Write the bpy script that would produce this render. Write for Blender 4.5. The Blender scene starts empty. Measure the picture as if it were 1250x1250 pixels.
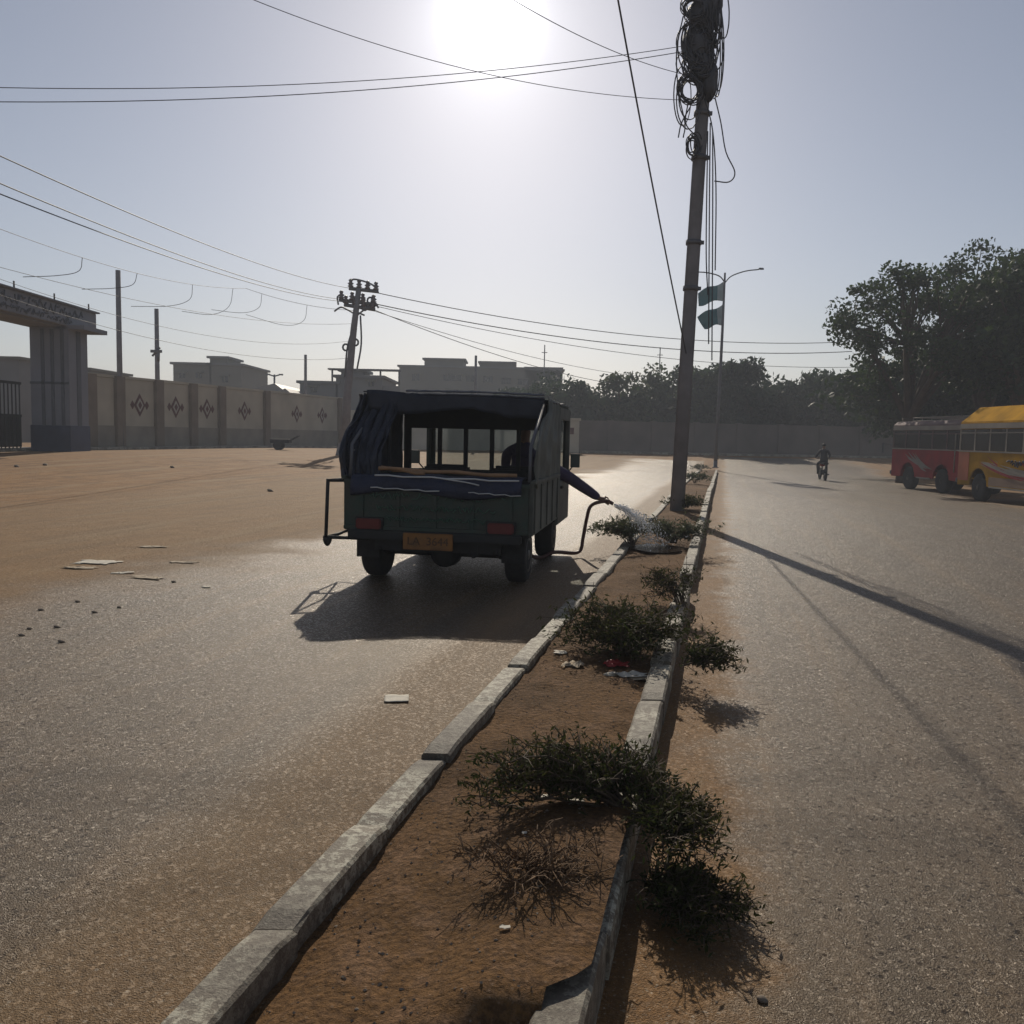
import bpy, bmesh, math, random
import numpy as np
from mathutils import Vector, Matrix, Euler
random.seed(7); RNG = np.random.default_rng(11)
C = bpy.context.scene.collection
S = bpy.context.scene
R = math.radians

# ------------------------------------------------------------------ camera
F = 1082.0; H = 1.4
cam_d = bpy.data.cameras.new('camera'); cam = bpy.data.objects.new('camera', cam_d); C.objects.link(cam)
S.camera = cam
cam_d.sensor_width = 36; cam_d.lens = 36 * F / 1250; cam_d.clip_start = 0.05; cam_d.clip_end = 3000
CM = Euler((R(90 - 4.93), 0, 0)).to_matrix() @ Matrix.Rotation(R(1.2), 3, 'Z')
cam.matrix_world = Matrix.Translation((0, 0, H)) @ CM.to_4x4()

def ray(px, py):
    return CM @ Vector(((px - 625) / F, -(py - 625) / F, -1))
def at(px, py, Y):                      # the point seen at a pixel, Y metres ahead
    d = ray(px, py); return Vector((0, 0, H)) + d * (Y / d.y)

# ------------------------------------------------------------------ sky, sun, exposure
sd = ray(599, 22).normalized()
SUN_EL = math.asin(sd.z); SUN_AZ = math.atan2(sd.x, sd.y)
W = bpy.data.worlds.new('World'); S.world = W; W.use_nodes = True
nt = W.node_tree; nt.nodes.clear()
def N(t, typ, **kw):
    n = t.nodes.new(typ)
    for k, v in kw.items():
        if k.startswith('i_'):
            n.inputs[k[2:].replace('_', ' ')].default_value = v
        else: setattr(n, k, v)
    return n
out = N(nt, 'ShaderNodeOutputWorld'); bg = N(nt, 'ShaderNodeBackground')
sky = N(nt, 'ShaderNodeTexSky'); sky.sky_type = 'NISHITA'; sky.sun_disc = False
sky.sun_elevation = SUN_EL; sky.sun_rotation = SUN_AZ
sky.air_density = 1.0; sky.dust_density = .45; sky.ozone_density = 1.3; sky.altitude = 0
bg.inputs['Strength'].default_value = 0.062
tint = N(nt, 'ShaderNodeMix', data_type='RGBA', blend_type='MULTIPLY'); tint.inputs['Factor'].default_value = 1; tint.inputs['B'].default_value = (.97, .965, 1.03, 1)
hs = N(nt, 'ShaderNodeHueSaturation'); hs.inputs['Saturation'].default_value = .62; nt.links.new(sky.outputs[0], hs.inputs['Color']); nt.links.new(hs.outputs[0], tint.inputs['A']); nt.links.new(tint.outputs['Result'], bg.inputs['Color'])
# the sun's own disc and its aureole, part of the sky
tc = N(nt, 'ShaderNodeTexCoord'); dot = N(nt, 'ShaderNodeVectorMath', operation='DOT_PRODUCT')
nrm = N(nt, 'ShaderNodeVectorMath', operation='NORMALIZE')
nt.links.new(tc.outputs['Generated'], nrm.inputs[0]); nt.links.new(nrm.outputs[0], dot.inputs[0]); dot.inputs[1].default_value = sd
def powterm(n, a):
    p = N(nt, 'ShaderNodeMath', operation='POWER'); m0 = N(nt, 'ShaderNodeMath', operation='MAXIMUM'); m0.inputs[1].default_value = 0
    nt.links.new(dot.outputs['Value'], m0.inputs[0]); nt.links.new(m0.outputs[0], p.inputs[0]); p.inputs[1].default_value = n
    m = N(nt, 'ShaderNodeMath', operation='MULTIPLY'); nt.links.new(p.outputs[0], m.inputs[0]); m.inputs[1].default_value = a
    return m
t1 = powterm(2800, 4.5); t2 = powterm(420, 0.34); t3 = powterm(70, 0.09)
a1 = N(nt, 'ShaderNodeMath', operation='ADD'); a2 = N(nt, 'ShaderNodeMath', operation='ADD')
nt.links.new(t1.outputs[0], a1.inputs[0]); nt.links.new(t2.outputs[0], a1.inputs[1])
nt.links.new(a1.outputs[0], a2.inputs[0]); nt.links.new(t3.outputs[0], a2.inputs[1])
bg2 = N(nt, 'ShaderNodeBackground'); bg2.inputs['Color'].default_value = (.97, .98, 1, 1)
nt.links.new(a2.outputs[0], bg2.inputs['Strength'])
ad = N(nt, 'ShaderNodeAddShader'); nt.links.new(bg.outputs[0], ad.inputs[0]); nt.links.new(bg2.outputs[0], ad.inputs[1])
nt.links.new(ad.outputs[0], out.inputs['Surface'])

LAMP_EL = SUN_EL + R(7.5)
sl = bpy.data.lights.new('sun', 'SUN'); sl.energy = 3.2; sl.angle = R(0.5); sl.color = (1, .90, .75)
so = bpy.data.objects.new('sun', sl); C.objects.link(so)
ld = Vector((math.sin(SUN_AZ) * math.cos(LAMP_EL), math.cos(SUN_AZ) * math.cos(LAMP_EL), math.sin(LAMP_EL)))
so.rotation_euler = ld.to_track_quat('Z', 'Y').to_euler(); so.location = (0, 0, 30)
S.view_settings.view_transform = 'Standard'; S.view_settings.look = 'None'
S.view_settings.exposure = 0.08; S.view_settings.gamma = 1
S.render.engine = 'CYCLES'
HAZE = 0.0020
S.cycles.volume_bounces = 0
S.render.resolution_x = 1024; S.render.resolution_y = 1024

# ------------------------------------------------------------------ ground height
def ss(t): t = min(1, max(0, t)); return t * t * (3 - 2 * t)
def zg(x, y):
    z = .45 * ss((-x - 2) / 12) * ss((y - 12) / 22) - .4 * ss((x - 3) / 10) * ss((y - 12) / 18)
    k = ss((y - 48) / 18)
    return z * (1 - k) + .33 * k
def G(px, py, dz=0.0):                  # where a pixel's line of sight meets the ground
    d = ray(px, py); z = 0
    for _ in range(30):
        t = (z + dz - H) / d.z; x, y = d.x * t, d.y * t
        z = .5 * z + .5 * zg(x, y)
    return Vector((x, y, zg(x, y) + dz))

# ------------------------------------------------------------------ materials
def mat(name, col, rough=.8, var=.25, scale=6.0, col2=None, bump=0.0, bscale=40.0, metal=0.0, spec=.5, detail=4):
    m = bpy.data.materials.new(name); m.use_nodes = True; t = m.node_tree
    b = t.nodes['Principled BSDF']
    b.inputs['Roughness'].default_value = rough; b.inputs['Metallic'].default_value = metal
    b.inputs['Specular IOR Level'].default_value = spec
    tcn = N(t, 'ShaderNodeTexCoord'); no = N(t, 'ShaderNodeTexNoise'); no.inputs['Scale'].default_value = scale
    no.inputs['Detail'].default_value = detail
    t.links.new(tcn.outputs['Object'], no.inputs['Vector'])
    mx = N(t, 'ShaderNodeMix', data_type='RGBA')
    c2 = col2 if col2 else tuple(c * (1 - var) for c in col)
    cr = N(t, 'ShaderNodeMapRange'); cr.inputs[1].default_value = .3; cr.inputs[2].default_value = .7
    t.links.new(no.outputs['Fac'], cr.inputs[0]); t.links.new(cr.outputs[0], mx.inputs['Factor'])
    mx.inputs['A'].default_value = (*col, 1); mx.inputs['B'].default_value = (*c2, 1)
    t.links.new(mx.outputs['Result'], b.inputs['Base Color'])
    if bump:
        bn = N(t, 'ShaderNodeTexNoise'); bn.inputs['Scale'].default_value = bscale; bn.inputs['Detail'].default_value = 5
        t.links.new(tcn.outputs['Object'], bn.inputs['Vector'])
        bp = N(t, 'ShaderNodeBump'); bp.inputs['Strength'].default_value = bump; bp.inputs['Distance'].default_value = .02
        t.links.new(bn.outputs['Fac'], bp.inputs['Height']); t.links.new(bp.outputs['Normal'], b.inputs['Normal'])
    return m

def translucent(m, amt, k=1.3):          # thin leaves let the sun through
    t = m.node_tree; b = t.nodes['Principled BSDF']; o = [n for n in t.nodes if n.type == 'OUTPUT_MATERIAL'][0]
    tl = N(t, 'ShaderNodeBsdfTranslucent'); mx = N(t, 'ShaderNodeMixShader'); mx.inputs[0].default_value = amt
    t.links.new(b.inputs['Base Color'].links[0].from_socket, tl.inputs[0]); t.links.new(b.outputs[0], mx.inputs[1]); t.links.new(tl.outputs[0], mx.inputs[2]); t.links.new(mx.outputs[0], o.inputs[0])
class NT:                                # tiny helper to write node maths
    def __init__(s, m): s.m = m; s.t = m.node_tree; s.b = s.t.nodes['Principled BSDF']
    def math(s, op, a, b=None, clamp=False):
        n = N(s.t, 'ShaderNodeMath', operation=op); n.use_clamp = clamp
        for i, v in enumerate((a, b)):
            if v is None: continue
            if isinstance(v, (int, float)): n.inputs[i].default_value = v
            else: s.t.links.new(v, n.inputs[i])
        return n.outputs[0]
    def noise(s, vec, scale, detail=4, rough=.55):
        n = N(s.t, 'ShaderNodeTexNoise'); n.inputs['Scale'].default_value = scale; n.inputs['Detail'].default_value = detail
        n.inputs['Roughness'].default_value = rough; s.t.links.new(vec, n.inputs['Vector']); return n.outputs['Fac']
    def rng(s, v, a, b, c=0, d=1):
        n = N(s.t, 'ShaderNodeMapRange'); n.interpolation_type = 'SMOOTHSTEP'; s.t.links.new(v, n.inputs[0])
        for i, q in enumerate((a, b, c, d)): n.inputs[i + 1].default_value = q
        return n.outputs[0]
    def mix(s, f, a, b):
        n = N(s.t, 'ShaderNodeMix', data_type='RGBA')
        for k, v in (('Factor', f), ('A', a), ('B', b)):
            if isinstance(v, tuple): n.inputs[k].default_value = (*v, 1)
            elif isinstance(v, (int, float)): n.inputs[k].default_value = v
            else: s.t.links.new(v, n.inputs[k])
        return n.outputs['Result']

AZ = math.atan2(882 - 625, F) + 0.0      # heading of the road
UD = Vector((math.sin(AZ), math.cos(AZ), 0)); UR = Vector((math.cos(AZ), -math.sin(AZ), 0))

def ground_mat(name, kind):
    m = bpy.data.materials.new(name); m.use_nodes = True; q = NT(m)
    geo = N(q.t, 'ShaderNodeNewGeometry'); pos = geo.outputs['Position']
    dp = N(q.t, 'ShaderNodeVectorMath', operation='DOT_PRODUCT'); q.t.links.new(pos, dp.inputs[0]); dp.inputs[1].default_value = UR
    dl = N(q.t, 'ShaderNodeVectorMath', operation='DOT_PRODUCT'); q.t.links.new(pos, dl.inputs[0]); dl.inputs[1].default_value = UD
    P = dp.outputs['Value']; L = dl.outputs['Value']
    cmb = N(q.t, 'ShaderNodeCombineXYZ'); q.t.links.new(P, cmb.inputs[0]); q.t.links.new(q.math('MULTIPLY', L, .12), cmb.inputs[1])
    streak = q.noise(cmb.outputs[0], 1.3, 5); streak2 = q.noise(cmb.outputs[0], 5.5, 4)
    big = q.noise(pos, .35, 5); mid = q.noise(pos, 2.2, 6, .65); fine = q.noise(pos, 60, 4, .7); grit = q.noise(pos, 170, 2, .6)
    cmb2 = N(q.t, 'ShaderNodeCombineXYZ'); q.t.links.new(P, cmb2.inputs[0]); q.t.links.new(q.math('MULTIPLY', L, .06), cmb2.inputs[1])
    rut = q.noise(cmb2.outputs[0], 2.6, 6, .65); drift = q.noise(pos, .8, 7, .7)
    P2 = q.math('ADD', q.math('ADD', P, q.math('MULTIPLY', q.math('SUBTRACT', drift, .5), 1.6)), q.math('MULTIPLY', q.math('SUBTRACT', big, .5), 4.2))
    dirtc = q.mix(q.rng(mid, .35, .65), (.34, .178, .064), (.245, .124, .044))
    dirtc = q.mix(q.rng(streak, .5, .7), dirtc, (.34, .22, .11))
    dirtc = q.mix(q.rng(rut, .54, .60, 0, .5), dirtc, (.15, .078, .030)); dirtc = q.mix(q.rng(drift, .58, .66, 0, .45), dirtc, (.16, .09, .04)); dirtc = q.mix(q.rng(rut, .36, .43, .4, 0), dirtc, (.40, .27, .14))
    aspc = q.mix(q.rng(mid, .3, .7), (.060, .040, .022), (.092, .062, .036))
    aspc = q.mix(q.rng(streak2, .50, .72, 0, .55), aspc, (.15, .096, .050))
    cmb3 = N(q.t, 'ShaderNodeCombineXYZ'); q.t.links.new(P, cmb3.inputs[0]); q.t.links.new(q.math('MULTIPLY', L, .03), cmb3.inputs[1])
    trk = q.noise(cmb3.outputs[0], 3.2, 3); blot = q.noise(pos, .9, 6, .7)
    aspc = q.mix(q.rng(trk, .53, .62, 0, .45), aspc, (.055, .040, .026)); aspc = q.mix(q.rng(blot, .56, .66, 0, .5), aspc, (.05, .037, .025))
    aspc = q.mix(q.rng(trk, .36, .45, .5, 0), aspc, (.155, .10, .050))
    if kind == 'left':
        f = q.rng(P2, -6.3, -3.9)                          # 1 = asphalt
        pale = q.rng(P2, -13.5, -10.5)
        dirtc = q.mix(q.math('MULTIPLY', pale, .55), dirtc, (.27, .18, .095))
        edge = q.rng(q.math('ADD', P, q.math('MULTIPLY', big, .5)), -1.75, -1.35, 1, .45)
        f = q.math('MULTIPLY', f, edge)
    elif kind == 'right':
        f1 = q.rng(q.math('ADD', P, q.math('MULTIPLY', q.math('SUBTRACT', mid, .5), .9)), -.10, .30, .30, 1)
        f2 = q.rng(P2, 7.2, 9.5, 1, .15)
        f = q.math('MULTIPLY', f1, f2)
        for c in (2.25, 3.75, 5.6):                        # dark worn wheel tracks
            d = q.math('ABSOLUTE', q.math('SUBTRACT', q.math('ADD', P, q.math('MULTIPLY', streak, .5)), c))
            aspc = q.mix(q.rng(d, .05, .22, .35, 0), aspc, (.06, .048, .038))
    else: f = None
    if f is None: col = dirtc
    else: col = q.mix(f, dirtc, aspc)
    col = q.mix(q.rng(fine, .42, .62, .30, 0), col, (.04, .03, .022))
    col = q.mix(q.rng(grit, .66, .76, 0, .45), col, (.42, .36, .30))
    def cells(sc):
        v_ = N(q.t, 'ShaderNodeTexVoronoi'); v_.inputs['Scale'].default_value = sc; q.t.links.new(pos, v_.inputs['Vector'])
        sp = N(q.t, 'ShaderNodeSeparateColor'); q.t.links.new(v_.outputs['Color'], sp.inputs[0]); return v_.outputs['Distance'], sp.outputs[0], sp.outputs[1]
    for sc, th in ((60, .93), (95, .88), (170, .84)):                  # stone chips in the surface, their sun glints painted in as paler colour
        d_, c1, c2_ = cells(sc); chip_glint = q.math('MULTIPLY', q.rng(c1, th, th + .03), q.rng(d_, .42, .25, 0, 1)); 
        col = q.mix(q.math('MULTIPLY', chip_glint, q.rng(c2_, 0, 1, .15, .8)), col, (.38, .31, .23))
    q.t.links.new(col, q.b.inputs['Base Color'])
    if f is None: q.b.inputs['Roughness'].default_value = .85; q.b.inputs['Specular IOR Level'].default_value = .2
    else:
        q.b.inputs['Specular Tint'].default_value = (1, .80, .58, 1)
        q.t.links.new(q.rng(f, 0, 1, .8, .53), q.b.inputs['Roughness'])
        q.t.links.new(q.math('MULTIPLY', q.rng(f, 0, 1, .25, .5), q.rng(grit, .50, .66, .6, 1.8)), q.b.inputs['Specular IOR Level'])
    vor = N(q.t, 'ShaderNodeTexVoronoi'); vor.inputs['Scale'].default_value = 240; q.t.links.new(pos, vor.inputs['Vector'])
    glint = None
    bh = q.math('SUBTRACT', q.math('ADD', q.math('MULTIPLY', grit, 1.6), q.math('MULTIPLY', fine, .35)), q.math('MULTIPLY', vor.outputs['Distance'], .5))
    bp = N(q.t, 'ShaderNodeBump'); bp.inputs['Strength'].default_value = .8; bp.inputs['Distance'].default_value = .005
    q.t.links.new(bh, bp.inputs['Height'])
    # a few stone facets, each with its own tilt, that catch the sun
    v_ = N(q.t, 'ShaderNodeTexVoronoi'); v_.inputs['Scale'].default_value = 85; q.t.links.new(pos, v_.inputs['Vector'])
    cen_ = N(q.t, 'ShaderNodeVectorMath', operation='SUBTRACT'); q.t.links.new(v_.outputs['Color'], cen_.inputs[0]); cen_.inputs[1].default_value = (.5, .5, .5)
    sp_ = N(q.t, 'ShaderNodeSeparateColor'); q.t.links.new(v_.outputs['Color'], sp_.inputs[0])
    amt = q.math('MULTIPLY', q.rng(sp_.outputs[2], .60, .70), .75)
    sc_ = N(q.t, 'ShaderNodeVectorMath', operation='SCALE'); q.t.links.new(cen_.outputs[0], sc_.inputs[0]); q.t.links.new(amt, sc_.inputs['Scale'])
    ad_ = N(q.t, 'ShaderNodeVectorMath', operation='ADD'); q.t.links.new(bp.outputs['Normal'], ad_.inputs[0]); q.t.links.new(sc_.outputs[0], ad_.inputs[1])
    nn_ = N(q.t, 'ShaderNodeVectorMath', operation='NORMALIZE'); q.t.links.new(ad_.outputs[0], nn_.inputs[0]); q.t.links.new(nn_.outputs[0], q.b.inputs['Normal'])
    if f is not None:
        rl = q.b.inputs['Roughness'].links[0].from_socket; q.t.links.new(q.math('SUBTRACT', rl, q.math('MULTIPLY', q.math('MULTIPLY', amt, f), .34)), q.b.inputs['Roughness'])
    return m

def soil_mat():
    m = bpy.data.materials.new('median_soil'); m.use_nodes = True; q = NT(m)
    geo = N(q.t, 'ShaderNodeNewGeometry'); pos = geo.outputs['Position']
    big = q.noise(pos, 1.1, 5); mid = q.noise(pos, 7, 6, .7); fine = q.noise(pos, 55, 5, .7); peb = N(q.t, 'ShaderNodeTexVoronoi'); peb.inputs['Scale'].default_value = 42
    q.t.links.new(pos, peb.inputs['Vector'])
    c = q.mix(q.rng(big, .38, .62), (.205, .110, .043), (.125, .068, .027))
    c = q.mix(q.rng(mid, .45, .7, 0, .7), c, (.30, .18, .105))
    c = q.mix(q.rng(fine, .35, .6, .6, 0), c, (.045, .027, .016))
    c = q.mix(q.rng(peb.outputs['Distance'], .10, .2, .35, 0), c, (.35, .25, .17))
    q.t.links.new(c, q.b.inputs['Base Color']); q.b.inputs['Roughness'].default_value = .9; q.b.inputs['Specular IOR Level'].default_value = .15
    bh = q.math('ADD', fine, q.math('MULTIPLY', mid, 2.5)); bh = q.math('SUBTRACT', bh, q.math('MULTIPLY', peb.outputs['Distance'], .8))
    bp = N(q.t, 'ShaderNodeBump'); g2 = q.noise(pos, 210, 3, .7); bh = q.math('ADD', bh, q.math('MULTIPLY', g2, .7)); bp.inputs['Strength'].default_value = .9; bp.inputs['Distance'].default_value = .013
    q.t.links.new(bh, bp.inputs['Height']); q.t.links.new(bp.outputs['Normal'], q.b.inputs['Normal'])
    return m

def kerb_mat():
    m = bpy.data.materials.new('kerb_concrete'); m.use_nodes = True; q = NT(m)
    geo = N(q.t, 'ShaderNodeNewGeometry'); pos = geo.outputs['Position']
    n1 = q.noise(pos, 2.3, 4); n2 = q.noise(pos, 26, 7, .75); n3 = q.noise(pos, 90, 4, .7)
    c = q.mix(q.rng(n1, .4, .6), (.125, .102, .074), (.18, .148, .105))
    patch = q.math('MULTIPLY', q.rng(n2, .47, .56), q.rng(n1, .42, .58, .25, 1))
    c = q.mix(patch, c, (.47, .44, .34))                  # flaking old white paint
    c = q.mix(q.rng(n3, .3, .5, .6, 0), c, (.09, .07, .055))
    q.t.links.new(c, q.b.inputs['Base Color']); q.b.inputs['Roughness'].default_value = .7
    bp = N(q.t, 'ShaderNodeBump'); bp.inputs['Strength'].default_value = .6; bp.inputs['Distance'].default_value = .008
    q.t.links.new(q.math('ADD', n3, n2), bp.inputs['Height']); q.t.links.new(bp.outputs['Normal'], q.b.inputs['Normal'])
    return m

M = {}
M['ground'] = ground_mat('ground_dirt', 'dirt'); M['roadL'] = ground_mat('dusty_asphalt', 'left'); M['roadR'] = ground_mat('worn_asphalt', 'right')
M['soil'] = soil_mat(); M['kerb'] = kerb_mat()
M['wall'] = mat('wall_render', (.54, .49, .38), .9, .25, .8, bump=.3)
M['walllow'] = mat('wall_plinth', (.33, .29, .23), .9, .3, 1.2)
M['pillar'] = mat('wall_pillar', (.25, .20, .15), .9, .3, 1.5)
M['motif'] = mat('motif_red', (.13, .05, .04), .9, .2)
M['motifw'] = mat('motif_white', (.5, .47, .4), .9, .2)
M['gate'] = mat('gate_render', (.22, .23, .26), .85, .2, 1.0)
M['gatedark'] = mat('gate_groove', (.10, .11, .13), .85, .2)
M['blue'] = mat('blue_plinth', (.045, .06, .11), .7, .3, 2)
M['build'] = mat('building_render', (.19, .18, .15), .9, .2, .3)
M['build2'] = mat('building_grey', (.20, .20, .20), .9, .25, .3)
M['glassd'] = mat('dark_window', (.012, .014, .016), .22, .5, 1.3)
M['rustroof'] = mat('sheet_roof', (.30, .28, .26), .5, .3, 2, metal=.3)
M['farwall'] = mat('far_wall', (.17, .14, .12), .9, .3, .6, bump=.3, bscale=6)
M['concrete'] = mat('pole_concrete', (.25, .235, .235), .85, .3, 3, bump=.4)
M['steel'] = mat('pole_steel', (.16, .16, .17), .6, .25, 4, metal=.3)
M['cable'] = mat('cable_black', (.07, .07, .08), .6, .2)
M['insul'] = mat('insulator', (.12, .08, .07), .3, .2)
M['flagg'] = mat('flag_green', (.09, .24, .27), .8, .3, 2)
M['flagw'] = mat('flag_white', (.55, .57, .58), .8, .2, 2)
M['bark'] = mat('bark', (.09, .065, .045), .95, .4, 4, bump=.5)
M['leafA'] = mat('leaves_olive', (.050, .085, .022), .65, .45, .5)
M['leafB'] = mat('leaves_dark', (.028, .055, .022), .65, .4, .5)
M['leafC'] = mat('leaves_dusty', (.10, .115, .06), .7, .4, .5)
M['leafS'] = mat('shrub_leaves', (.030, .046, .013), .75, .5, 9, col2=(.065, .058, .02), spec=.15)
M['stem'] = mat('shrub_stems', (.09, .06, .035), .8, .3, 20)
M['dry'] = mat('dry_twigs', (.17, .10, .05), .9, .4, 20)
M['tarp'] = mat('navy_tarp', (.024, .029, .046), .62, .4, 5, bump=.5, bscale=14)
M['tarpl'] = mat('worn_tarp_edge', (.16, .17, .20), .55, .4, 9, bump=.4, bscale=14)
M['bluetarp'] = mat('blue_cloth', (.020, .026, .058), .7, .4, 7, bump=.6, bscale=20)
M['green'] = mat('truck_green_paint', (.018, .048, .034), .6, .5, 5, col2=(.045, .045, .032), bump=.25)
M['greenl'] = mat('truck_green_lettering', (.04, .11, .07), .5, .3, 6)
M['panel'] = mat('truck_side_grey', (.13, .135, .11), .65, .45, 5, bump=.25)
M['darkm'] = mat('chassis_black', (.018, .018, .018), .7, .3, 8)
M['tyre'] = mat('tyre_rubber', (.022, .02, .018), .85, .4, 15, bump=.4)
M['rim'] = mat('wheel_rim', (.16, .15, .14), .5, .3, 10, metal=.6)
M['plate'] = mat('plate_yellow', (.30, .12, .018), .6, .5, 9, col2=(.15, .07, .02))
M['ink'] = mat('plate_ink', (.09, .04, .012), .6, .1)
M['redl'] = mat('tail_lens', (.13, .010, .012), .25, .2)
M['bamboo'] = mat('bamboo', (.34, .19, .09), .6, .35, 9)
M['white'] = mat('chalk_white', (.6, .6, .58), .6, .2, 9)
M['mirror'] = mat('mirror_back', (.05, .07, .06), .4, .2)
M['skin'] = mat('skin', (.20, .105, .065), .6, .15)
M['hair'] = mat('hair', (.012, .01, .01), .7, .2)
M['purple'] = mat('purple_sleeve', (.062, .045, .095), .85, .3, 12, bump=.4, bscale=30)
M['cloth'] = mat('dark_clothes', (.03, .03, .035), .85, .3, 12)
M['hose'] = mat('hose_rubber', (.10, .035, .025), .5, .3, 10)
M['red'] = mat('bus_red', (.36, .010, .012), .6, .4, 1.6, spec=.3)
M['yellow'] = mat('bus_yellow', (.52, .27, .015), .95, .4, 1.6, spec=.05)
M['greyb'] = mat('bus_dusty_maroon', (.20, .13, .12), .8, .4, 1.2)
M['orange'] = mat('bus_orange', (.50, .10, .02), .5, .3, 1.5)
M['cream'] = mat('bus_cream', (.36, .31, .25), .8, .3, 1.5)
M['dust'] = mat('bus_lower', (.30, .19, .12), .7, .3, 1.5)
M['litter'] = mat('paper_litter', (.62, .57, .47), .8, .25, 30)
M['card'] = mat('cardboard_litter', (.42, .33, .22), .8, .3, 20)
M['redlit'] = mat('red_wrapper', (.45, .03, .03), .5, .3, 20)
M['stone'] = mat('stone', (.25, .2, .15), .9, .4, 8)
for k_ in ('leafA', 'leafB', 'leafC', 'leafS', 'flagg', 'flagw'): translucent(M[k_], .35)
m = bpy.data.materials.new('glass'); m.use_nodes = True; t = m.node_tree; t.nodes.clear()
o_ = N(t, 'ShaderNodeOutputMaterial'); mx = N(t, 'ShaderNodeMixShader'); tr = N(t, 'ShaderNodeBsdfTransparent'); gl = N(t, 'ShaderNodeBsdfGlossy')
tr.inputs[0].default_value = (.72, .76, .76, 1); gl.inputs['Roughness'].default_value = .08; gl.inputs[0].default_value = (.8, .8, .8, 1)
mx.inputs[0].default_value = .08; t.links.new(tr.outputs[0], mx.inputs[1]); t.links.new(gl.outputs[0], mx.inputs[2]); t.links.new(mx.outputs[0], o_.inputs[0])
M['glass'] = m
m = bpy.data.materials.new('water'); m.use_nodes = True; q = NT(m)
q.b.inputs['Base Color'].default_value = (.05, .035, .025, 1); q.b.inputs['Roughness'].default_value = .06
geo = N(q.t, 'ShaderNodeNewGeometry'); wn = q.noise(geo.outputs['Position'], 14, 3)
bp = N(q.t, 'ShaderNodeBump'); bp.inputs['Strength'].default_value = .35; bp.inputs['Distance'].default_value = .02
q.t.links.new(wn, bp.inputs['Height']); q.t.links.new(bp.outputs['Normal'], q.b.inputs['Normal']); M['water'] = m
M['drop'] = mat('water_drops', (.85, .86, .87), .25, .05)

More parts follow.
